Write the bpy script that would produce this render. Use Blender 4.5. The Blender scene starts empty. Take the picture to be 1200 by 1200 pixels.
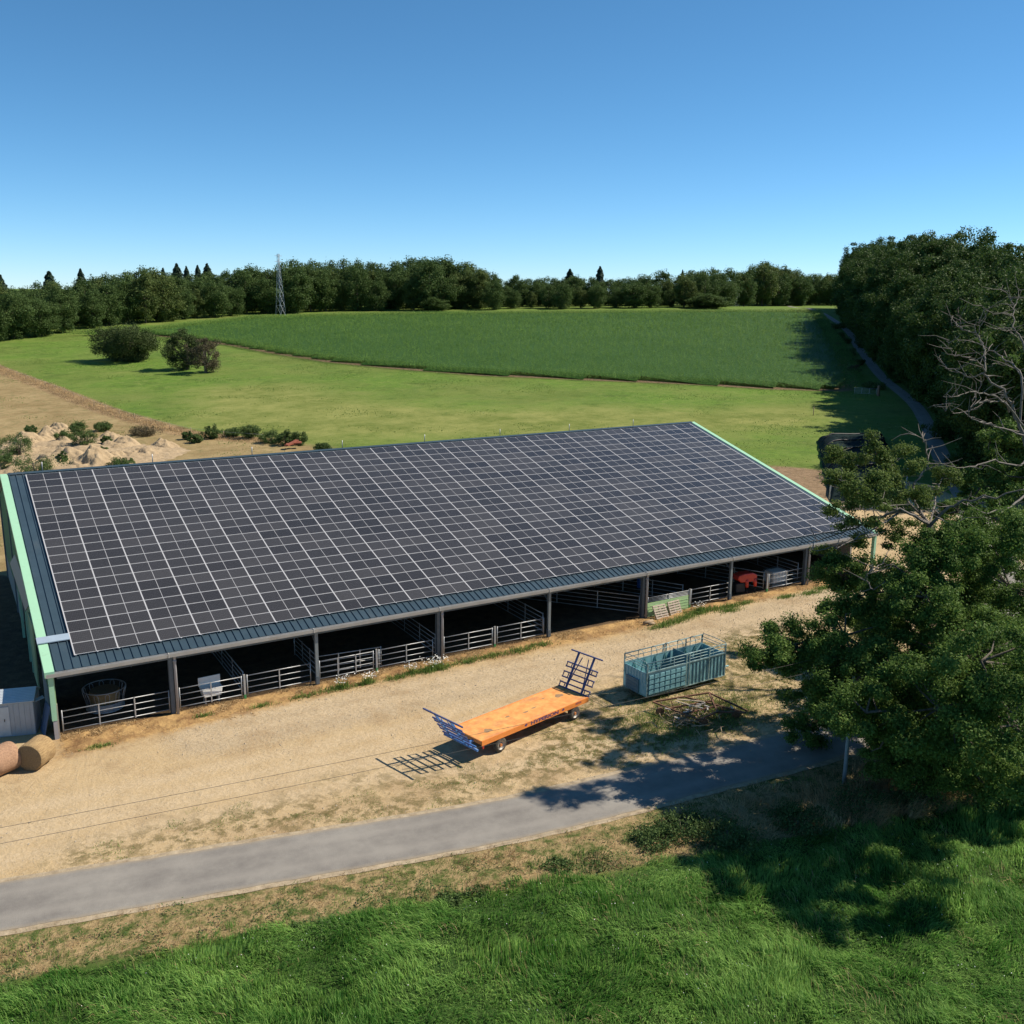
import bpy, bmesh, math, random
import numpy as np
from mathutils import Vector, Matrix, noise as mnoise
R = math.radians
rng = np.random.default_rng(7)
random.seed(7)
S = bpy.context.scene
COL = S.collection

# ------------------------------------------------------------------ camera
CP = np.array([-5.232, -56.917, 24.429]); YAW, PIT, ROL, FPX = R(30.611), R(12.698), R(0.5), 1144.0
_f = np.array([math.sin(YAW)*math.cos(PIT), math.cos(YAW)*math.cos(PIT), -math.sin(PIT)])
_r = np.array([math.cos(YAW), -math.sin(YAW), 0.0]); _u = np.cross(_r, _f)
CR = _r*math.cos(ROL)+_u*math.sin(ROL); CU = _u*math.cos(ROL)-_r*math.sin(ROL); CF = _f
cd = bpy.data.cameras.new('camera'); cam = bpy.data.objects.new('camera', cd); COL.objects.link(cam)
cd.sensor_width = 36; cd.lens = 36*FPX/1200; cd.clip_start = 0.5; cd.clip_end = 12000
m = Matrix(((CR[0], CU[0], -CF[0], CP[0]), (CR[1], CU[1], -CF[1], CP[1]), (CR[2], CU[2], -CF[2], CP[2]), (0, 0, 0, 1)))
cam.matrix_world = m
S.camera = cam
# ------------------------------------------------------------------ light
SUN_AZ, SUN_EL = R(-17), R(45.5)
W = bpy.data.worlds.new('World'); S.world = W; W.use_nodes = True
nt = W.node_tree; nt.nodes.clear()
sky = nt.nodes.new('ShaderNodeTexSky'); sky.sky_type = 'NISHITA'; sky.sun_disc = False
sky.sun_elevation = SUN_EL; sky.sun_rotation = R(90)-SUN_AZ
sky.altitude = 200; sky.air_density = 0.6; sky.dust_density = 0.0; sky.ozone_density = 7.5
bg = nt.nodes.new('ShaderNodeBackground'); bg.inputs['Strength'].default_value = 0.101
wo = nt.nodes.new('ShaderNodeOutputWorld')
hs = nt.nodes.new('ShaderNodeHueSaturation'); hs.inputs['Hue'].default_value = .486; hs.inputs['Saturation'].default_value = 1.07
nt.links.new(sky.outputs[0], hs.inputs['Color']); nt.links.new(hs.outputs[0], bg.inputs[0]); nt.links.new(bg.outputs[0], wo.inputs[0])
sd = bpy.data.lights.new('sun', 'SUN'); sd.energy = 4.7; sd.angle = R(0.53); sd.color = (1.0, 0.91, 0.77)
sun = bpy.data.objects.new('sun', sd); COL.objects.link(sun)
sv = Vector((math.cos(SUN_EL)*math.cos(SUN_AZ), math.cos(SUN_EL)*math.sin(SUN_AZ), math.sin(SUN_EL)))
sun.rotation_mode = 'QUATERNION'; sun.rotation_quaternion = sv.to_track_quat('Z', 'Y'); sun.location = (60, -60, 80)
S.view_settings.view_transform = 'Standard'; S.view_settings.look = 'None'
S.view_settings.gamma = 1; S.view_settings.exposure = 0.52
S.render.engine = 'CYCLES'
S.cycles.max_bounces = 6; S.cycles.diffuse_bounces = 3; S.cycles.transparent_max_bounces = 8
S.cycles.use_denoising = True

# ------------------------------------------------------------------ terrain height and points on it
def sst(t): t = np.clip(t, 0, 1); return t*t*(3-2*t)
def H(x, y):
    x = np.asarray(x, float); y = np.asarray(y, float)
    a = 0.0051*np.clip(x, -60, 150)
    t = x*0.51+y*0.86
    u = np.clip((t-62)/430, 0, 1); h = a+16.8*(.55*u+.45*u*u*(3-2*u))-60*sst((t-1000)/4000)*0
    h = h+0.9*sst((t-60)/60)*np.sin(x*0.021+1.3)*np.cos(y*0.017)
    # small bank south of the road on the right
    h = h+0.55*sst(1-np.hypot((x-44)/16, (y+29)/4.5))
    return h
def ray(px, py): return CF+CR*(px-600)/FPX-CU*(py-600)/FPX
def gp(px, py, dz=0.0):                       # point on the terrain seen in direction (px, py)
    d = ray(px, py); t = np.concatenate([np.arange(20, 300, .5), np.arange(300, 1500, 2)])
    P = CP[None]+d[None]*t[:, None]; g = P[:, 2]-H(P[:, 0], P[:, 1])-dz; i = int(np.argmax(g < 0)) if (g < 0).any() else len(t)-1
    a, b = t[max(i-1, 0)], t[i]
    for _ in range(30):
        m_ = (a+b)/2; p = CP+d*m_
        if p[2]-float(H(p[0], p[1]))-dz > 0: a = m_
        else: b = m_
    return CP+d*a
def dp(px, py, depth): return CP+ray(px, py)*depth     # point at a given distance
def depth_of(p): return float((np.asarray(p)-CP)@CF)

# ------------------------------------------------------------------ object helpers
def tag(o, label=None, cat=None, group=None, kind=None):
    if label: o['label'] = label
    if cat: o['category'] = cat
    if group: o['group'] = group
    if kind: o['kind'] = kind
    return o
def link(name, me, parent=None):
    o = bpy.data.objects.new(name, me); COL.objects.link(o)
    if parent is not None: o.parent = parent
    return o
def empty(name, loc=(0, 0, 0), rz=0.0, label=None, cat=None, group=None):
    o = link(name, None); o.location = loc; o.rotation_euler = (0, 0, rz); o.empty_display_size = 0.3
    return tag(o, label, cat, group)
def kids(o): return KIDS.get(o.name, [])
def copy_tree(o, parent=None, label=None, src_children=None):
    c = o.copy(); COL.objects.link(c); c.parent = parent
    if label: c['label'] = label
    for ch in src_children if src_children is not None else list(o.children): copy_tree(ch, c)
    return c

ONES = ['first','second','third','fourth','fifth','sixth','seventh','eighth','ninth','tenth','eleventh','twelfth','thirteenth','fourteenth','fifteenth','sixteenth','seventeenth','eighteenth','nineteenth']
TENS = {2: 'twent', 3: 'thirt', 4: 'fort', 5: 'fift', 6: 'sixt', 7: 'sevent'}
def ordinal(n):
    if n < 20: return ONES[n-1]
    t_, o_ = divmod(n, 10); return TENS[t_]+'ieth' if o_ == 0 else TENS[t_]+'y-'+ONES[o_-1]
class MB:
    def __init__(s): s.v = []; s.f = []; s.m = []; s.smooth = []
    def add(s, vs, fs, mi=0, sm=False):
        b = len(s.v); s.v += [tuple(v) for v in vs]
        s.f += [tuple(b+i for i in f) for f in fs]; s.m += [mi]*len(fs); s.smooth += [sm]*len(fs)
        return s
    def box(s, c, size, rz=0.0, mi=0, M=None):
        hx, hy, hz = size[0]/2, size[1]/2, size[2]/2
        vs = [Vector((x*hx, y*hy, z*hz)) for z in (-1, 1) for x, y in ((-1, -1), (1, -1), (1, 1), (-1, 1))]
        T = Matrix.Translation(Vector(c)) @ (M if M is not None else Matrix.Rotation(rz, 4, 'Z'))
        vs = [T @ v for v in vs]
        return s.add(vs, [(0, 3, 2, 1), (4, 5, 6, 7), (0, 1, 5, 4), (1, 2, 6, 5), (2, 3, 7, 6), (3, 0, 4, 7)], mi)
    def bar(s, a, b, w, h=None, mi=0):
        a = Vector(a); b = Vector(b); h = h or w; d = b-a; L = d.length
        if L < 1e-6: return s
        M = d.to_track_quat('X', 'Z').to_matrix().to_4x4()
        return s.box((a+b)/2, (L, w, h), M=M, mi=mi)
    def tube(s, pts, r, n=8, mi=0, cap=True, sm=True):
        pts = [Vector(p) for p in pts]; k = len(pts)
        rr = r if isinstance(r, (list, tuple, np.ndarray)) else [r]*k
        vs = []; up = Vector((0, 0, 1)); prev = None
        for i, p in enumerate(pts):
            d = (pts[min(i+1, k-1)]-pts[max(i-1, 0)])
            if d.length < 1e-9: d = Vector((0, 0, 1))
            d.normalize()
            a = prev if prev is not None else (Vector((1, 0, 0)) if abs(d.z) > .9 else up)
            x = a-d*a.dot(d)
            if x.length < 1e-4: x = d.orthogonal()
            x.normalize(); y = d.cross(x); prev = x
            for j in range(n):
                t = 2*math.pi*j/n; vs.append(p+(x*math.cos(t)+y*math.sin(t))*rr[i])
        fs = [(i*n+j, i*n+(j+1) % n, (i+1)*n+(j+1) % n, (i+1)*n+j) for i in range(k-1) for j in range(n)]
        s.add(vs, fs, mi, sm)
        if cap:
            b = len(s.v)-len(vs)
            s.f += [tuple(b+j for j in reversed(range(n))), tuple(b+(k-1)*n+j for j in range(n))]
            s.m += [mi]*2; s.smooth += [False]*2
        return s
    def prism(s, poly, y0, y1, axis='y', mi=0):
        n = len(poly)
        def P(a, b, t): return (a, t, b) if axis == 'y' else ((t, a, b) if axis == 'x' else (a, b, t))
        vs = [P(a, b, y0) for a, b in poly]+[P(a, b, y1) for a, b in poly]
        fs = [tuple(range(n)), tuple(reversed(range(n, 2*n)))]+[(i, i+n, (i+1) % n+n, (i+1) % n) for i in range(n)]
        return s.add(vs, fs, mi)
    def build(s, name, mats, parent=None, bevel=0, fix=True):
        me = bpy.data.meshes.new(name); me.from_pydata(s.v, [], s.f)
        for mt in (mats if isinstance(mats, (list, tuple)) else [mats]): me.materials.append(mt)
        me.polygons.foreach_set('material_index', s.m); me.polygons.foreach_set('use_smooth', s.smooth)
        if fix:
            bm = bmesh.new(); bm.from_mesh(me); bmesh.ops.recalc_face_normals(bm, faces=bm.faces); bm.to_mesh(me); bm.free()
        me.update()
        o = link(name, me, parent)
        if bevel:
            md = o.modifiers.new('bevel', 'BEVEL'); md.width = bevel; md.segments = 2; md.limit_method = 'ANGLE'
        return o
def np_mesh(name, V, F, mat, parent=None, attrs=None, uv=None, smooth=False):
    """V (n,3), F (m,k) equal-sized faces; attrs = {name: per-vertex float}"""
    V = np.asarray(V, np.float32); F = np.asarray(F, np.int32); k = F.shape[1]
    me = bpy.data.meshes.new(name)
    me.vertices.add(len(V)); me.vertices.foreach_set('co', V.ravel())
    me.loops.add(F.size); me.loops.foreach_set('vertex_index', F.ravel())
    me.polygons.add(len(F)); me.polygons.foreach_set('loop_start', np.arange(len(F), dtype=np.int32)*k)
    me.polygons.foreach_set('use_smooth', np.full(len(F), smooth))
    for mt in (mat if isinstance(mat, (list, tuple)) else [mat]): me.materials.append(mt)
    for an, av in (attrs or {}).items():
        at = me.attributes.new(an, 'FLOAT', 'POINT'); at.data.foreach_set('value', np.asarray(av, np.float32))
    me.update(calc_edges=True)
    return link(name, me, parent)

# ------------------------------------------------------------------ materials
def nodes(mt):
    mt.use_nodes = True; t = mt.node_tree; return t, t.nodes, t.links, t.nodes['Principled BSDF']
def mat(name, col, rough=0.6, metal=0.0, var=0.12, scale=3.0, bump=0.0, bscale=None, col2=None, spec=None, stretch=None):
    mt = bpy.data.materials.new(name); t, N, L, B = nodes(mt)
    B.inputs['Roughness'].default_value = rough; B.inputs['Metallic'].default_value = metal
    if spec is not None: B.inputs['Specular IOR Level'].default_value = spec
    tc = N.new('ShaderNodeTexCoord'); src = tc.outputs['Object']
    if stretch:
        mp = N.new('ShaderNodeMapping'); mp.inputs['Scale'].default_value = stretch; L.new(src, mp.inputs[0]); src = mp.outputs[0]
    nz = N.new('ShaderNodeTexNoise'); nz.inputs['Scale'].default_value = scale; nz.inputs['Detail'].default_value = 5
    nz.inputs['Roughness'].default_value = 0.65; L.new(src, nz.inputs['Vector'])
    cr = N.new('ShaderNodeValToRGB'); cr.color_ramp.elements[0].position = 0.3; cr.color_ramp.elements[1].position = 0.72
    c2 = col2 or tuple(min(1, c*(1+var)) for c in col); c1 = tuple(c*(1-var) for c in col)
    cr.color_ramp.elements[0].color = (*c1, 1); cr.color_ramp.elements[1].color = (*c2, 1)
    L.new(nz.outputs['Fac'], cr.inputs[0]); L.new(cr.outputs[0], B.inputs['Base Color'])
    if bump:
        n2 = N.new('ShaderNodeTexNoise'); n2.inputs['Scale'].default_value = bscale or scale*4; n2.inputs['Detail'].default_value = 4
        L.new(src, n2.inputs['Vector'])
        bp = N.new('ShaderNodeBump'); bp.inputs['Strength'].default_value = 1.0; bp.inputs['Distance'].default_value = bump
        L.new(n2.outputs['Fac'], bp.inputs['Height']); L.new(bp.outputs[0], B.inputs['Normal'])
    return mt
def leaf_mat(name, dark, light, trans=0.3, rough=0.6, attr='tint', spec=0.12):
    """leaf or blade colour; a per-plant random tint in the mesh picks between two real leaf colours"""
    mt = bpy.data.materials.new(name); t, N, L, B = nodes(mt)
    at = N.new('ShaderNodeAttribute'); at.attribute_name = attr
    cr = N.new('ShaderNodeValToRGB'); cr.color_ramp.elements[0].color = (*dark, 1); cr.color_ramp.elements[1].color = (*light, 1)
    L.new(at.outputs['Fac'], cr.inputs[0]); L.new(cr.outputs[0], B.inputs['Base Color'])
    B.inputs['Roughness'].default_value = rough; B.inputs['Specular IOR Level'].default_value = spec
    if trans:
        tr = N.new('ShaderNodeBsdfTranslucent'); mx = N.new('ShaderNodeMixShader'); mx.inputs[0].default_value = trans
        L.new(cr.outputs[0], tr.inputs[0]); L.new(B.outputs[0], mx.inputs[1]); L.new(tr.outputs[0], mx.inputs[2])
        L.new(mx.outputs[0], N['Material Output'].inputs[0])
    return mt
def stain(mt, col, sc=1.1, lo=.56, hi=.66, amt=.6, stretch=(.35, 1, 1)):
    t = mt.node_tree; N = t.nodes; L = t.links; B = N['Principled BSDF']; src = B.inputs['Base Color'].links[0].from_socket
    tc = N.new('ShaderNodeTexCoord'); mp = N.new('ShaderNodeMapping'); mp.inputs['Scale'].default_value = stretch; L.new(tc.outputs['Object'], mp.inputs[0])
    nz = N.new('ShaderNodeTexNoise'); nz.inputs['Scale'].default_value = sc; nz.inputs['Detail'].default_value = 9; nz.inputs['Roughness'].default_value = .75; L.new(mp.outputs[0], nz.inputs['Vector'])
    mr = N.new('ShaderNodeMapRange'); mr.inputs['From Min'].default_value = lo; mr.inputs['From Max'].default_value = hi; mr.inputs['To Max'].default_value = amt; L.new(nz.outputs['Fac'], mr.inputs['Value'])
    mx = N.new('ShaderNodeMix'); mx.data_type = 'RGBA'; L.new(mr.outputs[0], mx.inputs[0]); L.new(src, mx.inputs[6]); mx.inputs[7].default_value = (*col, 1); L.new(mx.outputs[2], B.inputs['Base Color']); return mt
MT = dict(
    mint=mat('mint_paint', (.33, .58, .39), .45, var=.05, scale=1.2),
    green_clad=mat('green_cladding', (.30, .40, .22), .5, var=.06, scale=.8),
    slate=mat('slate_blue_steel', (.040, .066, .086), .38, .0, var=.12, scale=.9),
    zinc=mat('galvanised_steel', (.42, .43, .44), .42, .35, var=.15, scale=5),
    gutter=mat('gutter_steel', (.44, .43, .41), .5, .1, var=.1, scale=1.5),
    pipe=mat('grey_pipe', (.33, .33, .35), .5, .0, var=.08),
    post=mat('post_steel', (.10, .125, .15), .5, .1, var=.15),
    concrete=mat('precast_concrete', (.30, .27, .23), .9, var=.2, scale=1.2, bump=.01),
    dark_wall=mat('back_wall_boards', (.07, .065, .055), .9, var=.3, scale=1.0),
    white_plastic=mat('white_plastic', (.78, .77, .73), .5, var=.08),
    panel_frame=mat('aluminium_frame', (.56, .55, .55), .45, .25, var=.05),
    orange=mat('orange_paint', (.74, .27, .07), .6, var=.14, scale=2.4, col2=(.86, .44, .13), bump=.006, bscale=9),
    orange_side=mat('orange_side_paint', (.74, .24, .05), .5, var=.10, scale=2.5),
    rust=mat('rusty_iron', (.17, .085, .045), .85, var=.5, scale=6, bump=.004),
    grey_mark=mat('worn_patch', (.30, .19, .10), .8, var=.25, scale=8),
    letter=mat('purple_lettering', (.10, .045, .12), .6, var=.05),
    blue=mat('blue_paint', (.07, .19, .45), .42, var=.2, scale=4),
    navy=mat('navy_paint', (.04, .065, .19), .45, var=.2, scale=4),
    tyre=mat('tyre_rubber', (.035, .034, .033), .85, var=.2, scale=9, bump=.003),
    rim=mat('rim_paint', (.40, .37, .33), .5, .2, var=.2, scale=9),
    hub=mat('orange_hub', (.55, .20, .06), .6, var=.2, scale=9),
    teal=mat('teal_paint', (.17, .38, .43), .45, var=.12, scale=2.5, col2=(.24, .47, .52)),
    teal_in=mat('teal_weathered', (.13, .30, .30), .6, var=.25, scale=3),
    teal_dark=mat('teal_rib_paint', (.075, .16, .20), .55, var=.2, scale=3),
    rail=mat('greyed_rail_paint', (.25, .36, .36), .5, .1, var=.3, scale=5),
    red=mat('red_paint', (.60, .055, .04), .35, var=.08),
    black=mat('black_paint', (.025, .025, .028), .6, var=.1),
    straw=mat('straw', (.40, .29, .15), .95, var=.35, scale=14, bump=.02, bscale=40, stretch=(1, 1, 4)),
    bale=mat('hay_bale', (.34, .21, .095), .95, var=.35, scale=7, bump=.03, bscale=50, stretch=(3, .35, 3), col2=(.52, .36, .17)),
    bale_end=mat('hay_bale_end', (.24, .165, .085), .95, var=.35, scale=22, bump=.02, bscale=60),
    netwrap=mat('pink_net_wrap', (.34, .20, .12), .9, var=.3, scale=12, bump=.01),
    shed=mat('shed_sheet', (.36, .40, .44), .45, .1, var=.08, scale=2),
    shed_roof=mat('shed_roof_sheet', (.50, .54, .57), .45, .1, var=.08, scale=2),
    wood=mat('weathered_pallet_wood', (.42, .34, .27), .85, var=.3, scale=9, bump=.003),
    timber=mat('pale_timber', (.46, .37, .26), .85, var=.2, scale=9),
    log=mat('grey_log', (.34, .25, .16), .9, var=.3, scale=6, bump=.01),
    bark=mat('oak_bark', (.11, .09, .07), .95, var=.4, scale=6, bump=.03, bscale=14, stretch=(1, 1, .3)),
    deadwood=mat('dead_bark', (.155, .135, .115), .9, var=.35, scale=5, bump=.01),
    tarp=mat('dark_green_silage_net', (.007, .018, .018), .9, spec=.1, var=.4, scale=2.2, bump=.06, bscale=1.6),
    pole=mat('grey_pole_paint', (.30, .35, .38), .6, var=.12, scale=4),
    wire=mat('cable_sheath', (.10, .085, .07), .7, var=.05),
    pylon=mat('pylon_steel', (.38, .43, .48), .6, .3, var=.1),
    sandpile=mat('pale_spoil_sand', (.36, .26, .15), .95, var=.2, scale=1.1, bump=.15, bscale=2.2, col2=(.44, .33, .20)),
    stone=mat('field_stone', (.36, .28, .2), .9, var=.3, scale=6, bump=.02),
    blue_tub=mat('blue_plastic', (.02, .10, .35), .5, var=.1),
    oak=leaf_mat('oak_leaves', (.045, .095, .018), (.165, .255, .055), .34),
    oaklight=leaf_mat('light_green_oak_leaves', (.07, .115, .024), (.15, .20, .05), .35),  # light green leaf colour of the sparse upper sprays
    wood_leaf=leaf_mat('woodland_leaves', (.042, .082, .022), (.115, .170, .050), .3),
    wood_leaf2=leaf_mat('woodland_leaves_olive', (.060, .095, .026), (.15, .19, .055), .3),
    conifer=leaf_mat('conifer_needles', (.022, .046, .030), (.060, .095, .058), .1),
    bushleaf=leaf_mat('thorn_bush_leaves', (.040, .062, .020), (.085, .115, .036), .2),
    lane_leaf=leaf_mat('shaded_wood_leaves', (.030, .062, .014), (.085, .135, .032), .25),  # shade of the backlit lane wood is put into this darker leaf colour
    brownleaf=leaf_mat('dying_bush_twigs', (.085, .066, .042), (.13, .115, .062), .15),
    shrub=leaf_mat('shrub_leaves', (.045, .085, .024), (.13, .19, .06), .25),
    grass=leaf_mat('tall_grass_blades', (.060, .185, .026), (.40, .61, .16), .5, .55),
    drygrass=leaf_mat('dry_grass_blades', (.32, .21, .10), (.72, .53, .29), .4, .7),
    verge=leaf_mat('verge_grass_blades', (.08, .165, .03), (.28, .36, .10), .3, .6),
    corn=leaf_mat('maize_leaves', (.018, .075, .009), (.185, .31, .065), .3, .6, spec=.15),
    petal=mat('white_petals', (.75, .74, .68), .7, var=.05),
)
stain(MT['orange'], (.42, .17, .09), 1.3, .50, .66, .65); stain(MT['orange_side'], (.30, .13, .07), 2.5, .56, .7, .6); stain(MT['teal'], (.20, .13, .08), 2.6, .60, .7, .5, (1, 1, .5))
stain(MT['mint'], (.17, .24, .15), 1.2, .56, .72, .45, (1, 1, 1)); stain(MT['slate'], (.10, .115, .12), .5, .54, .7, .5, (1, .25, 1)); stain(MT['gutter'], (.22, .17, .12), 2.0, .58, .7, .5, (.4, 1, 1)); stain(MT['tyre'], (.22, .165, .10), 4, .45, .65, .6, (1, 1, 1))
def panel_mat():
    mt = bpy.data.materials.new('solar_cells'); t, N, L, B = nodes(mt)
    uv = N.new('ShaderNodeTexCoord')
    def lines(sc, axis, w):
        mp = N.new('ShaderNodeSeparateXYZ'); L.new(uv.outputs['UV'], mp.inputs[0])
        a = N.new('ShaderNodeMath'); a.operation = 'MULTIPLY'; a.inputs[1].default_value = sc; L.new(mp.outputs[axis], a.inputs[0])
        b = N.new('ShaderNodeMath'); b.operation = 'FRACT'; L.new(a.outputs[0], b.inputs[0])
        c = N.new('ShaderNodeMath'); c.operation = 'LESS_THAN'; c.inputs[1].default_value = w; L.new(b.outputs[0], c.inputs[0])
        return c.outputs[0]
    l1 = lines(11.0, 0, .05); l2 = lines(5.5, 1, .03)
    mx = N.new('ShaderNodeMath'); mx.operation = 'MAXIMUM'; L.new(l1, mx.inputs[0]); L.new(l2, mx.inputs[1])
    oi = N.new('ShaderNodeTexNoise'); oi.inputs['Scale'].default_value = .35; L.new(uv.outputs['UV'], oi.inputs['Vector'])
    mix = N.new('ShaderNodeMix'); mix.data_type = 'RGBA'; L.new(mx.outputs[0], mix.inputs[0])
    mix.inputs[6].default_value = (.037, .0345, .034, 1); mix.inputs[7].default_value = (.12, .12, .13, 1)
    oi2 = N.new('ShaderNodeObjectInfo'); sx = N.new('ShaderNodeSeparateXYZ'); L.new(uv.outputs['UV'], sx.inputs[0])
    def fl(o_, p_): a = N.new('ShaderNodeMath'); a.operation = 'DIVIDE'; a.inputs[1].default_value = p_; L.new(o_, a.inputs[0]); b = N.new('ShaderNodeMath'); b.operation = 'FLOOR'; L.new(a.outputs[0], b.inputs[0]); return b.outputs[0]
    cb = N.new('ShaderNodeCombineXYZ'); L.new(fl(sx.outputs[0], 2.298), cb.inputs[0]); L.new(fl(sx.outputs[1], 1.154), cb.inputs[1]); L.new(oi2.outputs['Random'], cb.inputs[2])
    wn = N.new('ShaderNodeTexWhiteNoise'); L.new(cb.outputs[0], wn.inputs['Vector'])
    mr = N.new('ShaderNodeMapRange'); L.new(wn.outputs['Value'], mr.inputs['Value']); mr.inputs['To Min'].default_value = .78; mr.inputs['To Max'].default_value = 1.25
    vm = N.new('ShaderNodeVectorMath'); vm.operation = 'SCALE'; L.new(mix.outputs[2], vm.inputs[0]); L.new(mr.outputs[0], vm.inputs['Scale'])
    L.new(vm.outputs[0], B.inputs['Base Color'])
    mr2 = N.new('ShaderNodeMapRange'); L.new(wn.outputs['Value'], mr2.inputs['Value']); mr2.inputs['To Min'].default_value = .20; mr2.inputs['To Max'].default_value = .34; L.new(mr2.outputs[0], B.inputs['Roughness'])
    B.inputs['Roughness'].default_value = .30; B.inputs['IOR'].default_value = 1.45
    return mt
MT['cells'] = panel_mat()
mp_ = bpy.data.materials.new('asphalt'); t, N, L, B = nodes(mp_)
def noise_n(N, L, src, sc, det=4, rough=.6):
    n = N.new('ShaderNodeTexNoise'); n.inputs['Scale'].default_value = sc; n.inputs['Detail'].default_value = det
    n.inputs['Roughness'].default_value = rough; L.new(src, n.inputs['Vector']); return n.outputs['Fac']
def ramp(N, L, src, c0, c1, p0=.35, p1=.65):
    r = N.new('ShaderNodeValToRGB'); r.color_ramp.elements[0].position = p0; r.color_ramp.elements[1].position = p1
    r.color_ramp.elements[0].color = (*c0, 1); r.color_ramp.elements[1].color = (*c1, 1); L.new(src, r.inputs[0]); return r.outputs[0]
def mixc(N, L, fac, a, b):
    m = N.new('ShaderNodeMix'); m.data_type = 'RGBA'
    if hasattr(fac, 'links'): L.new(fac, m.inputs[0])
    else: m.inputs[0].default_value = fac
    for i, v in ((6, a), (7, b)):
        if hasattr(v, 'links'): L.new(v, m.inputs[i])
        else: m.inputs[i].default_value = (*v, 1)
    return m.outputs[2]
def math_n(N, L, op, a, b=None, clamp=False):
    m = N.new('ShaderNodeMath'); m.operation = op; m.use_clamp = clamp
    for i, v in ((0, a), (1, b)):
        if v is None: continue
        if hasattr(v, 'links'): L.new(v, m.inputs[i])
        else: m.inputs[i].default_value = v
    return m.outputs[0]
geo = N.new('ShaderNodeNewGeometry'); pos = geo.outputs['Position']
at = N.new('ShaderNodeAttribute'); at.attribute_name = 'across'
a1 = ramp(N, L, noise_n(N, L, pos, .35, 8, .75), (.17, .155, .138), (.26, .240, .210), .36, .64)
# two paler wheel tracks run along the lane
wv = math_n(N, L, 'ABSOLUTE', at.outputs['Fac'])
wt = math_n(N, L, 'SUBTRACT', wv, .5); wt = math_n(N, L, 'ABSOLUTE', wt); wt = math_n(N, L, 'MULTIPLY', wt, 4.0); wt = math_n(N, L, 'SUBTRACT', 1.0, wt, True)
a2 = mixc(N, L, math_n(N, L, 'MULTIPLY', wt, .42), a1, (.29, .265, .23))
ed = math_n(N, L, 'SUBTRACT', wv, .86); ed = math_n(N, L, 'MULTIPLY', ed, 7.0, True)
edn = math_n(N, L, 'MULTIPLY', ed, noise_n(N, L, pos, 3.0))
a2 = mixc(N, L, edn, a2, (.32, .25, .16))
sp = ramp(N, L, noise_n(N, L, pos, 9, 6, .8), (.0, .0, .0), (1, 1, 1), .62, .72)
a3 = mixc(N, L, math_n(N, L, 'MULTIPLY', sp, .45), a2, (.34, .31, .26))
L.new(a3, B.inputs['Base Color']); B.inputs['Roughness'].default_value = .9
bp = N.new('ShaderNodeBump'); bp.inputs['Distance'].default_value = .01; L.new(noise_n(N, L, pos, 30), bp.inputs['Height']); L.new(bp.outputs[0], B.inputs['Normal'])
MT['asphalt'] = mp_

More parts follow.
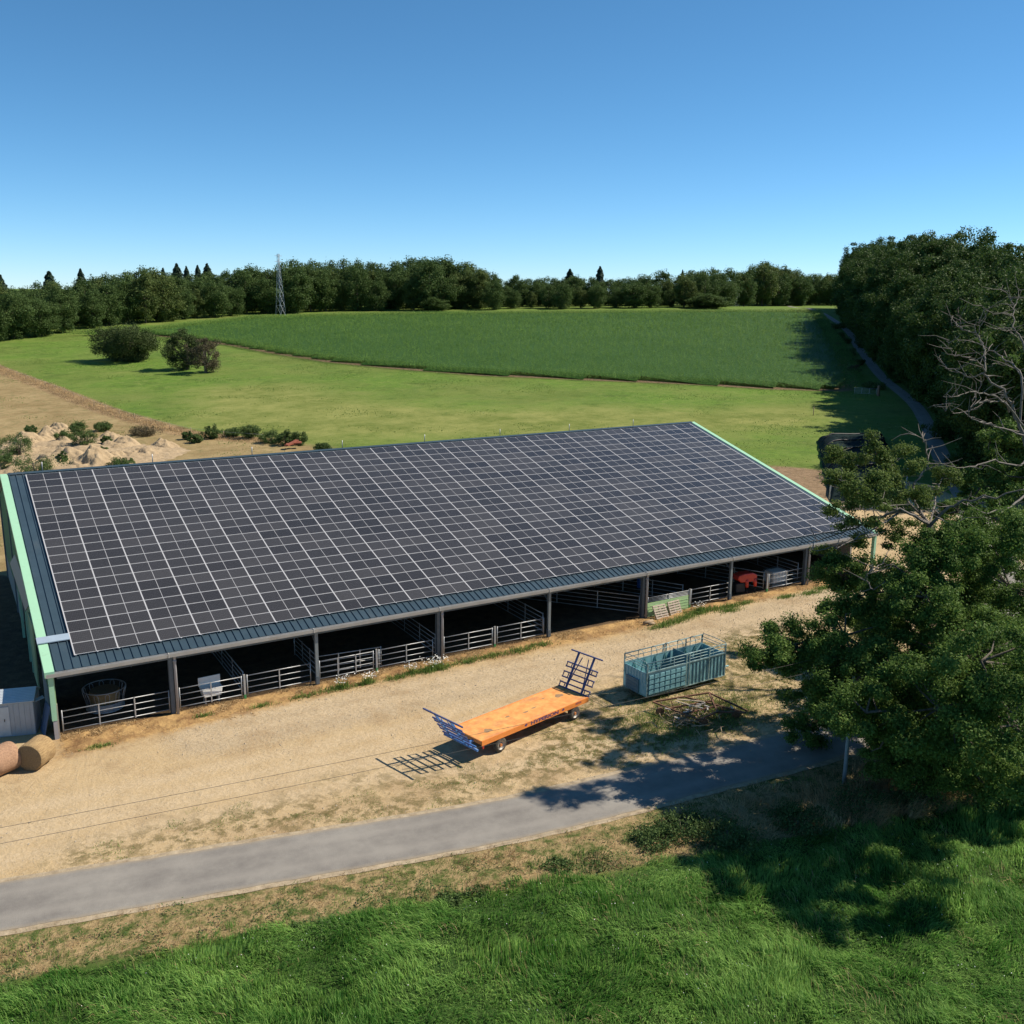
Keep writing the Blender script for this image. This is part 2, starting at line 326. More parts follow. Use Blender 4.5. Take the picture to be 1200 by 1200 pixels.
def ground_mat():
    mt = bpy.data.materials.new('ground_cover'); t, N, L, B = nodes(mt)
    geo = N.new('ShaderNodeNewGeometry'); pos = geo.outputs['Position']
    n_big = noise_n(N, L, pos, .035, 4); n_mid = noise_n(N, L, pos, .22, 5); n_sm = noise_n(N, L, pos, 1.3, 6, .7); n_fine = noise_n(N, L, pos, 5.0, 6, .75)
    n_m2 = noise_n(N, L, pos, .6, 5, .7)
    def mask(name, amp, soft, nz=None):
        a = N.new('ShaderNodeAttribute'); a.attribute_name = name
        k = math_n(N, L, 'SUBTRACT', nz if nz is not None else n_sm, .5); k = math_n(N, L, 'MULTIPLY', k, amp)
        k = math_n(N, L, 'ADD', k, a.outputs['Fac']); k = math_n(N, L, 'DIVIDE', k, soft); return math_n(N, L, 'ADD', k, .5, True)
    # meadow: green with yellowed areas
    g = ramp(N, L, n_sm, (.080, .155, .018), (.145, .225, .034), .3, .7)
    n_ms = noise_n(N, L, pos, .11, 12, .82); n_ms2 = noise_n(N, L, pos, .3, 12, .8)
    g = mixc(N, L, ramp(N, L, n_ms, (.8, .8, .8), (0, 0, 0), .36, .5), g, (.050, .085, .014))
    g = mixc(N, L, ramp(N, L, n_ms2, (0, 0, 0), (.6, .6, .6), .5, .62), g, (.20, .235, .062))
    g = mixc(N, L, ramp(N, L, n_big, (0, 0, 0), (1, 1, 1), .44, .62), g, ramp(N, L, n_ms, (.10, .145, .024), (.19, .225, .055), .4, .6))
    g = mixc(N, L, ramp(N, L, n_mid, (0, 0, 0), (.65, .65, .65), .5, .66), g, ramp(N, L, n_fine, (.055, .115, .016), (.11, .16, .03), .3, .7))
    # yellowed belt / dry pasture
    dry = ramp(N, L, n_ms, (.21, .15, .065), (.36, .27, .135), .38, .62)
    dry = mixc(N, L, ramp(N, L, n_m2, (0, 0, 0), (.7, .7, .7), .52, .68), dry, (.14, .14, .05))
    g = mixc(N, L, mask('yellow', 10, 14, n_mid), g, ramp(N, L, n_ms, (.12, .155, .028), (.24, .25, .072), .4, .6))
    g = mixc(N, L, mask('dry', 4, 3), g, dry)
    g = mixc(N, L, mask('strip', 1.5, 1.2), g, ramp(N, L, n_ms2, (.13, .085, .04), (.32, .22, .115), .42, .58))
    # yard
    sand = ramp(N, L, n_m2, (.42, .30, .160), (.50, .37, .210), .3, .7)
    sand = mixc(N, L, ramp(N, L, n_fine, (0, 0, 0), (.55, .55, .55), .45, .75), sand, (.54, .43, .29))
    peb = ramp(N, L, noise_n(N, L, pos, 8.0, 6, .85), (0, 0, 0), (.7, .7, .7), .60, .70)
    sand = mixc(N, L, peb, sand, (.21, .165, .105))
    tr = mask('track', 1.2, 1.6, n_m2)
    sand = mixc(N, L, math_n(N, L, 'MULTIPLY', tr, .42), sand, ramp(N, L, n_fine, (.29, .235, .165), (.44, .37, .28)))
    brn = ramp(N, L, noise_n(N, L, pos, .16, 8, .75), (0, 0, 0), (.75, .75, .75), .50, .64)
    sand = mixc(N, L, brn, sand, ramp(N, L, n_fine, (.25, .165, .085), (.40, .285, .16), .3, .7))
    tuft = ramp(N, L, n_sm, (0, 0, 0), (1, 1, 1), .46, .56)
    rt_ = mask('ruts', .7, .8, n_m2)
    sand = mixc(N, L, math_n(N, L, 'MULTIPLY', rt_, .6), sand, ramp(N, L, n_fine, (.44, .33, .20), (.56, .44, .29)))
    wd = mask('weedy', 3.0, 3.0, n_m2)
    sand = mixc(N, L, math_n(N, L, 'MULTIPLY', tuft, wd), sand, ramp(N, L, n_fine, (.085, .085, .028), (.22, .155, .072)))
    g = mixc(N, L, mask('sand', .8, .35), g, sand)
    apron = ramp(N, L, n_m2, (.20, .11, .050), (.50, .32, .135), .36, .62); apron = mixc(N, L, ramp(N, L, n_fine, (0, 0, 0), (.6, .6, .6), .5, .66), apron, (.15, .085, .045))
    g = mixc(N, L, mask('apron', 1.6, .9, n_sm), g, apron)
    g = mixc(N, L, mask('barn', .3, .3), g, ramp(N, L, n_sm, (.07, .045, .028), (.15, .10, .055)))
    verge = ramp(N, L, n_fine, (.20, .14, .065), (.42, .31, .16), .3, .7)
    verge = mixc(N, L, ramp(N, L, n_sm, (0, 0, 0), (1, 1, 1), .45, .6), verge, (.075, .10, .025))
    g = mixc(N, L, mask('verge', .5, .3), g, verge)
    g = mixc(N, L, mask('lush', 1.2, 1.0), g, ramp(N, L, n_sm, (.025, .055, .012), (.05, .09, .02)))
    soil = ramp(N, L, n_sm, (.17, .115, .065), (.29, .20, .12))
    g = mixc(N, L, mask('soil', 1.5, 1.5), g, soil)
    L.new(g, B.inputs['Base Color']); B.inputs['Roughness'].default_value = .95; B.inputs['Specular IOR Level'].default_value = .15
    bp = N.new('ShaderNodeBump'); bp.inputs['Distance'].default_value = .06; bp.inputs['Strength'].default_value = .8
    hh = math_n(N, L, 'ADD', math_n(N, L, 'MULTIPLY', n_sm, 2.2), n_fine)
    L.new(hh, bp.inputs['Height']); L.new(bp.outputs[0], B.inputs['Normal'])
    return mt
MT['ground'] = ground_mat()

# ------------------------------------------------------------------ ground zones
def sdf(X, Y, poly):
    P = np.asarray(poly, float)[:, :2]; Q = np.roll(P, -1, 0)
    d = np.full(X.shape, 1e9); ins = np.zeros(X.shape, bool)
    for (ax, ay), (bx, by) in zip(P, Q):
        ex, ey = bx-ax, by-ay; wx, wy = X-ax, Y-ay
        t = np.clip((wx*ex+wy*ey)/(ex*ex+ey*ey+1e-12), 0, 1)
        d = np.minimum(d, np.hypot(wx-ex*t, wy-ey*t))
        c = ((ay > Y) != (by > Y)) & (X < (bx-ax)*(Y-ay)/(by-ay+1e-12)+ax); ins ^= c
    return np.where(ins, d, -d)
def line_d(X, Y, P):
    P = np.asarray(P, float)[:, :2]; d = np.full(X.shape, 1e9)
    for (ax, ay), (bx, by) in zip(P[:-1], P[1:]):
        ex, ey = bx-ax, by-ay; t = np.clip(((X-ax)*ex+(Y-ay)*ey)/(ex*ex+ey*ey+1e-12), 0, 1)
        d = np.minimum(d, np.hypot(X-ax-ex*t, Y-ay-ey*t))
    return d
def spline(P, n=12):
    P = np.asarray(P, float); out = []
    for i in range(len(P)-1):
        p0, p1, p2, p3 = P[max(i-1, 0)], P[i], P[i+1], P[min(i+2, len(P)-1)]
        for k in range(n):
            t = k/n; out.append(.5*((2*p1)+(-p0+p2)*t+(2*p0-5*p1+4*p2-p3)*t*t+(-p0+3*p1-3*p2+p3)*t**3))
    out.append(P[-1]); return np.array(out)
road_px = [gp(1075, 478), gp(1032, 440), gp(1008, 410), gp(984, 380)]
ROAD = [(-90, 2), (-50, -6.5), (-20, -13.1), (-5.1, -16.3), (4.7, -18.45), (16.2, -20.85), (25.6, -21.8), (36.8, -22.55), (49, -21), (67.5, -12.6), (92, 7), (118, 30)]+[(p[0], p[1]) for p in road_px]+[(470, 400), (560, 500)]
ROADS = spline(ROAD, 14)
corn_px = [(70, 394), (150, 391), (200, 396), (265, 405), (300, 412), (380, 425), (460, 433), (560, 441), (700, 447), (800, 451), (900, 457), (1003, 460)]
corn_r = [(1010, 446), (1000, 425), (988, 405), (976, 390), (968, 377), (963, 370)]
corn_top = [(960, 363), (880, 362.5), (800, 362.5), (700, 363.5), (600, 364), (500, 364.5), (420, 366), (300, 369), (200, 379), (130, 387)]
CORN = [gp(*q)[:2] for q in corn_px+corn_r]+[gp(q[0], q[1], 2.0)[:2] for q in corn_top]
dry_px = [(-60, 405), (0, 430), (60, 452), (130, 480), (210, 505), (300, 513), (385, 524), (440, 536)]
DRY = [gp(*q)[:2] for q in dry_px]+[np.array([30, 30]), np.array([-90, 30]), np.array([-90, 150])]
STRIP = [gp(*q)[:2] for q in [(-60, 408), (0, 433), (60, 455), (130, 483), (215, 507), (260, 513), (330, 518)]]
SAND = [(-90, 3.8)]+[tuple(p) for p in ROADS if -60 < p[0] < 100]+[(104, 22), (100, 34), (84, 30), (70, 27), (67, 26.5), (-2, 26.5), (-3, 4), (-90, 14)]
LUSH = [(-90, -16), (-20, -19.5), (-9, -20.4), (-5.2, -21.3), (2.8, -23.0), (8.7, -24.3), (13.6, -25.7), (19, -27.0), (25, -28.4), (30.5, -29.8), (36.5, -30.8), (45, -31.2), (59, -31), (90, -25), (200, 0), (200, -200), (-90, -200)]
VERGE = [(-90, 1)]+[tuple(p) for p in ROADS if -60 < p[0] < 90]+[(120, 20), (130, -20), (90, -26)]+LUSH[-6:-15:-1]+[(-90, -17)]
YELLOW = [gp(*q)[:2] for q in [(230, 455), (330, 450), (430, 470), (560, 480), (700, 478), (850, 480), (960, 478), (980, 500), (700, 515), (300, 515), (215, 500)]]
BARN = [(-1.2, -.7), (65.4, -.7), (65.4, 24), (-1.2, 24)]
APRON = [(-1.5, -3.6), (6, -3.2), (16, -2.4), (27, -2.6), (35, -3.0), (45, -2.2), (58, -2.2), (64, -1), (64, 24), (-1.3, 24)]
SOIL = [gp(*q)[:2] for q in [(895, 545), (935, 548), (975, 552), (1005, 560), (1045, 565), (1050, 580), (1000, 590), (940, 580)]]
WEEDY = [(10, -13), (15, -18), (27, -20), (39, -20), (54, -15), (60, -8.5), (45, -6.5), (39, -6.6), (35, -10), (26, -10.5), (19, -16), (14, -15)]
WEEDY2 = [(-2, -13.3), (8, -14.1), (17, -17.6), (15, -19), (5, -16.5), (-3, -14.6)]
def grid_axis(segs):
    out = []
    for a, b, st in segs:
        n = max(1, int(round((b-a)/st))); out += list(np.linspace(a, b, n, endpoint=False))
    return np.array(out+[segs[-1][1]])
gx = grid_axis([(-6000, -600, 900), (-600, -120, 60), (-120, -14, 4), (-14, 70, .4), (70, 130, 1.2), (130, 420, 3.5), (420, 800, 14), (800, 1600, 100), (1600, 7000, 900)])
gy = grid_axis([(-3000, -200, 400), (-200, -48, 8), (-48, 2, .4), (2, 30, 1.2), (30, 110, 1.6), (110, 420, 3.5), (420, 800, 14), (800, 1600, 100), (1600, 7000, 900)])
X, Y = np.meshgrid(gx, gy, indexing='ij'); Z = H(X, Y)
def fbm(x, y, s, seed=0.0, o=3):
    r = np.zeros(x.shape); a = 1.0
    for k in range(o):
        q = s*2**k
        r += a*(np.sin(x*q*1.0+seed+1.7*np.sin(y*q*.8+seed*2+k))*np.cos(y*q*1.13-seed+1.3*np.sin(x*q*.7+k*2.1))); a *= .5
    return r
lush_s = sdf(X, Y, LUSH); Z = Z+np.where(lush_s > 0, .10*fbm(X, Y, .9, 3), .012*fbm(X, Y, 1.3, 1))
ap_ = sdf(X, Y, APRON); Z = Z+np.where((ap_ > 0) & (Y < -.9), .20*np.clip(fbm(X, Y, 2.6, 6), 0, 2)*np.clip(ap_, 0, 1), 0)
rd = line_d(X, Y, ROADS); rh = Z.copy(); Z = np.where(rd < 2.2, H(X, Y)-.01, Z)
bnk = (X > 24) & (X < 75) & (Y < -23) & (Y > -31)
LEFT = [(-16, 6), (-1.3, 2.5), (-1.3, 36), (-9, 38), (-16, 30)]
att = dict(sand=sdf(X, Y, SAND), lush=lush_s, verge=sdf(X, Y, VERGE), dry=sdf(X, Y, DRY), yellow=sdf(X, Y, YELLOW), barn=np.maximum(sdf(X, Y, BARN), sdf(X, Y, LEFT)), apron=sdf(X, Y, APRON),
           soil=np.maximum(sdf(X, Y, CORN)-1, sdf(X, Y, SOIL)), strip=2.4-line_d(X, Y, STRIP),
           ruts=.55-np.minimum(np.minimum(np.abs(line_d(X, Y, [(-12, -9), (4, -9.5), (16, -10.2), (28, -8.2), (42, -7.0), (58, -5.5), (72, -4)])-.85), np.abs(line_d(X, Y, [(-14, -11.5), (2, -12.2), (13, -13.2), (22, -16.5), (30, -20)])-.85)), np.abs(line_d(X, Y, [(6, -4), (22, -5), (38, -6), (50, -8), (58, -13)])-.85)),
           weedy=np.maximum(sdf(X, Y, WEEDY), sdf(X, Y, WEEDY2)), track=2.2-line_d(X, Y, [(6, -5), (18, -5.5), (33, -6.2), (46, -5.2), (60, -3.6), (70, -2)]))
n0, n1 = X.shape; idx = np.arange(n0*n1).reshape(n0, n1)
F = np.stack([idx[:-1, :-1], idx[1:, :-1], idx[1:, 1:], idx[:-1, 1:]], -1).reshape(-1, 4)
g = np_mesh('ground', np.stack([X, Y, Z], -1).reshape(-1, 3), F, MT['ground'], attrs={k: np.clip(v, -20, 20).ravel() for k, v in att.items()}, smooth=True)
tag(g, kind='structure')
# road sheet
def road_mesh(name, C, w, mt, lift):
    C = np.asarray(C); T = np.gradient(C, axis=0); T /= np.linalg.norm(T, axis=1)[:, None]; Nn = np.stack([-T[:, 1], T[:, 0]], -1)
    us = np.linspace(-1, 1, 9); V = []; A = []
    for i, c in enumerate(C):
        for u in us:
            ww = w*(1+.012*math.sin(i*.7+u))
            p = c+Nn[i]*u*ww/2; V.append((p[0], p[1], float(H(p[0], p[1]))+lift-.02*u*u)); A.append(u)
    k = len(us); F = [(i*k+j, i*k+j+1, (i+1)*k+j+1, (i+1)*k+j) for i in range(len(C)-1) for j in range(k-1)]
    F = [f[::-1] for f in F]
    return tag(np_mesh(name, V, F, mt, attrs={'across': A}, smooth=True), kind='structure')
C2 = spline(ROADS, 3)
road_mesh('road_shoulder', C2[C2[:, 0] < 100], 4.15, mat('pale_road_shoulder', (.33, .25, .155), .95, var=.3, scale=2.5, col2=(.46, .37, .25), bump=.02), .030)
road_mesh('road', C2[C2[:, 0] < 100], 3.5, MT['asphalt'], .045)
road_mesh('lane', C2[(C2[:, 0] > 98.5)], 2.7, MT['asphalt'], .049)

# ------------------------------------------------------------------ barn
SL = R(15.386); TS = math.tan(SL); ZE = 4.357
def rz(y, off=0.0): return ZE+y*TS+off/math.cos(SL)          # height of the panel plane over y
barn = empty('solar_barn', (32, 11.5, float(H(32, 11))), 0, 'long open cattle barn whose whole roof slope is covered with solar panels', 'barn')
BL = np.array(barn.location)
class RB(MB):                                                  # builder in world coordinates, parented to the barn
    def build(s, name, mats, parent=None, **k):
        par = parent or barn; off = BL
        s.v = [(v[0]-off[0], v[1]-off[1], v[2]-off[2]) for v in s.v]
        return MB.build(s, name, mats, par, **k)
XL, XR, YE, YR, YB = -1.19, 65.05, -1.05, 23.95, 35.0
r_ = RB()
z0, z1 = rz(YE, -.12), rz(YR, -.12); zb = z1-(YB-YR)*TS
r_.add([(XL, YE, z0), (XR, YE, z0), (XR, YR, z1), (XL, YR, z1), (XL, YE, z0-.06), (XR, YE, z0-.06), (XR, YR, z1-.06), (XL, YR, z1-.06),
        (XR, YB, zb), (XL, YB, zb), (XR, YB, zb-.06), (XL, YB, zb-.06)],
       [(0, 1, 2, 3), (7, 6, 5, 4), (0, 4, 5, 1), (3, 2, 8, 9), (11, 10, 6, 7), (9, 8, 10, 11)])
x = XL+.1
while x < XR:
    a = (x, YE, z0+.02); b = (x, YR, z1+.02)
    r_.add([(x-.035, YE, z0), (x+.035, YE, z0), (x+.02, YE, z0+.06), (x-.02, YE, z0+.06), (x-.035, YR, z1), (x+.035, YR, z1), (x+.02, YR, z1+.06), (x-.02, YR, z1+.06)],
           [(0, 3, 2, 1), (4, 5, 6, 7), (0, 1, 5, 4), (1, 2, 6, 5), (2, 3, 7, 6), (3, 0, 4, 7)])
    r_.add([(x-.03, YR, z1+.0), (x+.03, YR, z1+.0), (x+.03, YR, z1+.05), (x-.03, YR, z1+.05), (x-.03, YB, zb), (x+.03, YB, zb), (x+.03, YB, zb+.05), (x-.03, YB, zb+.05)],
           [(0, 3, 2, 1), (4, 5, 6, 7), (0, 1, 5, 4), (1, 2, 6, 5), (2, 3, 7, 6), (3, 0, 4, 7)])
    x += .45
r_.build('roof', MT['slate'])
c_ = RB()
for sg, x0, x1 in ((0, XL, XR),):
    c_.add([(x0, YR-.28, rz(YR-.28, -.045)), (x1, YR-.28, rz(YR-.28, -.045)), (x1, YR, z1+.10), (x0, YR, z1+.10), (x1, YR+.3, z1+.03), (x0, YR+.3, z1+.03)], [(0, 1, 2, 3), (3, 2, 4, 5)])
c_.build('ridge_cap', MT['slate'])
x = 1.2
while x < 64:                                                   # safety line posts along the ridge
    RB().tube([(x, YR, z1+.08), (x, YR, z1+.75)], .035, 6).build('safety_post', MT['zinc']); x += 8.0
for xa, xb in ((XL-.50, XL), (XR, XR+.45)):                      # mint verge trims folded over the gable edge
    v = RB(); zt = .05
    for ya, yb, s in ((YE-.05, YR, 1), (YR, YB, -1)):
        za = rz(YE-.05, -.12) if s == 1 else z1; zc = z1 if s == 1 else zb
        v.add([(xa, ya, za+zt), (xb, ya, za+zt), (xb, yb, zc+zt), (xa, yb, zc+zt), (xa, ya, za-.30), (xb, ya, za-.22), (xb, yb, zc-.22), (xa, yb, zc-.30)],
              [(0, 1, 2, 3), (7, 6, 5, 4), (0, 4, 5, 1), (1, 5, 6, 2), (2, 6, 7, 3), (3, 7, 4, 0)])
    v.build('verge_trim', MT['mint'])
# pale flashing strip across the lower left corner
f_ = RB(); f_.add([(XL-.54, 1.55, rz(1.55, .03)), (-.02, 1.55, rz(1.55, .03)), (-.02, 2.15, rz(2.15, .03)), (XL-.54, 2.15, rz(2.15, .03)),
                   (XL-.54, 1.55, rz(1.55, -.02)), (-.02, 1.55, rz(1.55, -.02)), (-.02, 2.15, rz(2.15, -.02)), (XL-.54, 2.15, rz(2.15, -.02))],
                  [(0, 1, 2, 3), (7, 6, 5, 4), (0, 4, 5, 1), (1, 5, 6, 2), (2, 6, 7, 3), (3, 7, 4, 0)])
f_.build('cable_tray', mat('pale_blue_flashing', (.34, .42, .50), .45, .1, var=.05))
g_ = RB(); gz = z0-.02
g_.prism([(YE-.02, gz-.24), (YE-.20, gz-.24), (YE-.23, gz-.02), (YE-.21, gz-.02), (YE-.18, gz-.21), (YE-.04, gz-.21), (YE-.04, gz-.005), (YE-.02, gz-.005)], XL-.45, XR+.4, axis='x')
x = XL+6
while x < XR: g_.box((x, YE-.125, gz-.12), (.05, .225, .25)); x += 8.7
g_.build('gutter', MT['gutter'])
# posts
PX = [-1.385]+[-3.62+8.668*k for k in range(1, 8)]+[65.3]
PY = -.94
for k, x in enumerate(PX):
    zg = float(H(x, PY)); zt = gz-.22 if k not in (0, 8) else rz(PY, -.35)
    p = RB(); q = RB()
    if k in (0, 8):
        p.box((x, PY, (zg-.1+1.1)/2+.0), (.20, .26, 1.1-(zg-.1))); p.build('post_foot', MT['pipe'])
        q.box((x-.02, PY+.0, (1.103+zt)/2), (.26, .30, zt-1.103)); q.build('corner_post', MT['mint'])
    elif k % 2 == 0:
        p.box((x, PY-.07, (zg-.1+zt)/2), (.20, .014, zt-zg+.1)); p.box((x, PY+.11, (zg-.1+zt)/2), (.20, .014, zt-zg+.1)); p.box((x, PY+.02, (zg-.1+zt)/2), (.012, .166, zt-zg+.1))
        p.build('post', mat('even_post_steel', (.20, .23, .25), .5, .2, var=.1))
        q.box((x, PY+.02, zg+.35), (.23, .25, .5)); q.build('post_foot', MT['post'])
    else:
        p.box((x-.12, PY+.02, (zg-.1+zt)/2), (.24, .014, zt-zg+.1)); p.box((x-.12, PY+.30, (zg-.1+zt)/2), (.24, .014, zt-zg+.1)); p.box((x-.12, PY+.16, (zg-.1+zt)/2), (.014, .266, zt-zg+.1))
        p.build('post', MT['post'])
        q.tube([(x+.10, PY-.08, zg-.02), (x+.10, PY-.08, zt-.25), (x+.10, PY-.13, zt-.05), (x+.10, YE-.12, gz-.2)], .085, 10)
        q.tube([(x+.10, PY-.08, zt-.42), (x+.10, PY-.08, zt-.30)], .105, 10); q.build('downpipe', MT['pipe'])
# eaves beam, inner frames and purlins
b_ = RB(); b_.box(((XL+XR)/2, PY+.02, gz-.34), (XR-XL-.2, .14, .22)); b_.build('eaves_beam', MT['post'])
for k, x in enumerate(PX):
    f = RB(); y0, y1 = PY, YR
    f.bar((x, y0, rz(y0, -.42)), (x, y1, rz(y1, -.42)), .16, .36); f.bar((x, y1, rz(y1, -.42)), (x, YB, zb-.3), .16, .36)
    for yy in (11.6, 24.2, 35.0):
        zt = rz(yy, -.6) if yy < 24.3 else zb-.45
        f.box((x, yy, zt/2), (.2, .2, zt))
    if 0 < k < 8: f.bar((x, y0+.1, 2.9), (x, y0+1.9, rz(1.0, -.6)), .1, .14)
    f.build('portal_frame', MT['post'])
p_ = RB()
for i in range(12):
    y = .6+i*2.05; p_.box(((XL+XR)/2, y, rz(y, -.22)), (XR-XL-.3, .08, .12))
p_.build('purlins', MT['timber'])
# gable walls (precast concrete below, green sheet above)
def gable(x, opening):
    th = .14
    segs = [(-1.0, 5.2), (21.5, YB-.2)] if opening else [(-1.0+2.5, YB-.2)]
    for a, b in segs:
        c = RB(); c.box((x, (a+b)/2, (.75+.1) if x < 5 else 1.6), (th+.06, b-a, 2.3 if x < 5 else 3.9)); c.build('concrete_panel', MT['concrete'])
    w = RB(); pts = []
    def zt(y): return rz(y, -.2) if y < YR else z1-(y-YR)*TS-.1
    def poly(ya, yb, za):
        ys = [ya]+([YR] if ya < YR < yb else [])+[yb]
        return [(ya, za), (yb, za)]+[(y, zt(y)) for y in reversed(ys)]
    parts = [(-1.0, 5.2, 2.003), (5.2, 21.5, 4.9), (21.5, YB-.2, 2.003)] if opening else [(-1.0, YB-.2, 2.003 if x > 0 else 2.003)]
    if not opening: parts = [(-.85, YB-.2, 2.003)]
    if x > 5: parts = [(-.85, YB-.2, 3.553)]
    for a, b, z in parts: w.prism(poly(a, b, z), x-th/2, x+th/2, axis='x')
    y = -.9
    while y < YB-.4:
        lo = (2.003 if opening and not (5.2 < y < 21.5) else 4.9) if opening else 3.553
        if zt(y)-lo > .2: w.box((x+(-1 if x < 5 else 1)*(th/2+.015), y, (lo+zt(y)-.02)/2), (.03, .06, zt(y)-lo-.05))
        y += .5
    w.build('gable_cladding', MT['green_clad'])
gable(-1.30, True); gable(65.3, False)
w = RB(); w.box(((XL+XR)/2, YB-.25, zb/2-.2), (XR-XL, .12, zb-.3)); w.build('back_wall', MT['dark_wall'])
# sliding door hood and leaf on the left gable
h = RB(); h.add([(-1.42, 8.2, 5.35), (-1.42, 20.8, 5.35), (-1.80, 20.8, 4.75), (-1.80, 8.2, 4.75), (-1.42, 8.2, 5.43), (-1.42, 20.8, 5.43), (-1.80, 20.8, 4.83), (-1.80, 8.2, 4.83)],
              [(0, 1, 2, 3), (7, 6, 5, 4), (0, 4, 5, 1), (1, 5, 6, 2), (2, 6, 7, 3), (3, 7, 4, 0)]); h.build('door_hood', MT['slate'])
for yy in (10.0, 12.2, 17.5):
    RB().box((-1.55, yy, 2.5), (.16, .22, 4.8)).build('door_post', MT['mint'])
RB().box((-1.62, 7.0, 2.6), (.08, 2.6, 4.2)).build('sliding_door', MT['green_clad'])
# solar panels: 28 columns by 21 rows
PW, PH = 2.278, 1.134; CW, CH = 2.298, 1.154
def glass_geo(u, v, V, F, UV):
    for a, b in ((u+.030, u+PW/2-.016), (u+PW/2+.016, u+PW-.030)):
        k = len(V); V += [(a, v+.030, .004), (b, v+.030, .004), (b, v+PH-.028, .004), (a, v+PH-.028, .004)]; F.append((k, k+1, k+2, k+3))
        UV += [(a, v+.03), (b, v+.03), (b, v+PH-.028), (a, v+PH-.028)]
def frame_geo(mb, u, v): mb.box((u+PW/2, v+PH/2, -.018), (PW, PH, .036))
def glass_obj(name, cells, parent, origin):
    V = []; F = []; UV = []
    for u, v in cells: glass_geo(u, v, V, F, UV)
    o = np_mesh(name, V, F, MT['cells'], parent); ul = o.data.uv_layers.new(name='UVMap')
    ul.data.foreach_set('uv', np.array(UV, np.float32).ravel()); return o
def roof_place(o, i, j):
    v = j*CH
    o.location = Vector((i*CW+.01, v*math.cos(SL), ZE+v*math.sin(SL)+.006))-Vector(BL); o.rotation_euler = (SL, 0, 0)
proto = glass_obj('solar_panel', [(0, 0)], barn, 0)
fm = MB(); frame_geo(fm, 0, 0); pf = fm.build('frame', MT['panel_frame'], proto)
order = sorted([(np.linalg.norm(np.array([i*CW, j*CH, 5])-CP), i, j) for i in range(28) for j in range(21)])
for n, (_, i, j) in enumerate(order[:100]):
    if n == 0: o = proto
    else:
        o = proto.copy(); COL.objects.link(o); o.parent = barn
        c = pf.copy(); COL.objects.link(c); c.parent = o
    roof_place(o, i, j)
rest = glass_obj('solar_panel', [(i*CW, j*CH) for _, i, j in order[100:]], barn, 0); tag(rest, kind='stuff'); roof_place(rest, 0, 0)
fm = MB()
for _, i, j in order[100:]: frame_geo(fm, i*CW, j*CH)
fr = fm.build('frame', MT['panel_frame'], rest); tag(fr, kind='stuff')
rl = MB()                                                      # mounting rails showing between the columns and under the lower edge
for i in range(29): rl.box((i*CW, 21*CH/2-.01, -.012), (.085, 21*CH+.06, .030))
for i in range(57): rl.box((i*CW/2+.05, -.03, -.02), (.07, .06, .045))
o = rl.build('mounting_rails', MT['panel_frame'], barn); roof_place(o, 0, 0)

# ------------------------------------------------------------------ gates, pens
def gate_mesh(L, h=1.25, rails=5, ups=3, r=.028):
    g = MB()
    for i in range(rails):
        z = .22+(h-.22)*i/(rails-1); g.tube([(0, 0, z), (L, 0, z)], r, 6)
    return g
def make_gate(name, p, q, label, cat, group, rails=4, ups=1, z=.18, mt='zinc', top=1.45):
    p = np.array(p, float); q = np.array(q, float); L = float(np.hypot(*(q-p)))
    e = empty(name, (p[0], p[1], float(H(*p))), math.atan2(q[1]-p[1], q[0]-p[0]), label, cat, group)
    g = MB()
    for i in range(rails):
        zz = z+.12+(top-z-.12)*i/(rails-1); g.tube([(0, 0, zz), (L, 0, zz)], .030 if i in (0, rails-1) else .024, 6)
    g.build('rails', MT[mt], e)
    for i in range(2):
        MB().tube([(L*i, 0, z), (L*i, 0, top+.06)], .034, 6).build('end_upright', MT[mt], e)
    for i in range(ups):
        x = L*(i+1)/(ups+1); MB().box((x, -.035, (z+top)/2+.05), (.07, .02, top-z)).build('brace', MT[mt], e)
    return e
def gate_post(x, y, label):
    e = empty('gate_post', (x, y, float(H(x, y))), 0, label, 'gate post', 'slim steel posts between the feed gates')
    MB().box((0, 0, .85), (.12, .12, 1.4)).build('post', MT['zinc'], e)
    MB().box((0, 0, .1), (.13, .13, .34)).build('foot', mat('green_foot_paint', (.05, .26, .08), .6, var=.1), e)
GY = -.72
ZG = 'galvanised feed gates along the open barn front'
make_gate('feed_gate', (-1.0, GY), (4.75, GY), 'long galvanised gate with two braces at the leftmost barn bay before the ring feeder', 'gate', ZG, ups=2)
make_gate('feed_gate', (5.35, GY), (9.0, GY), 'galvanised gate standing in front of the white trough under the barn roof', 'gate', ZG, ups=1)
make_gate('feed_gate', (9.35, GY), (13.35, GY), 'galvanised gate right of the white trough, ending at the slim grey barn post', 'gate', ZG, ups=1)
make_gate('feed_gate', (13.95, GY), (17.6, GY), 'front leaf of the doubled crossed gates in the third barn bay', 'gate', ZG, ups=2)
make_gate('feed_gate', (13.95, GY+.5), (18.2, GY+.15), 'rear leaf of the doubled crossed gates in the third barn bay', 'gate', ZG, ups=2, z=.35, top=1.6)
make_gate('feed_gate', (18.0, GY), (21.9, GY), 'galvanised gate ending just behind the white flowering weeds', 'gate', ZG, ups=1)
make_gate('feed_gate', (22.75, GY), (26.5, GY), 'galvanised gate right of the downpipe beside the white flowering weeds', 'gate', ZG, ups=1)
make_gate('feed_gate', (26.9, GY), (30.75, GY), 'galvanised gate left of the wide ungated open bay', 'gate', ZG, ups=1)
make_gate('feed_gate', (40.2, GY), (44.2, GY), 'galvanised gate whose lower half is backed by the pale green board', 'gate', ZG, ups=1, z=1.0)
make_gate('feed_gate', (44.5, GY), (48.4, GY), 'galvanised gate between the pale green board and the post by the red spreader', 'gate', ZG, ups=1)
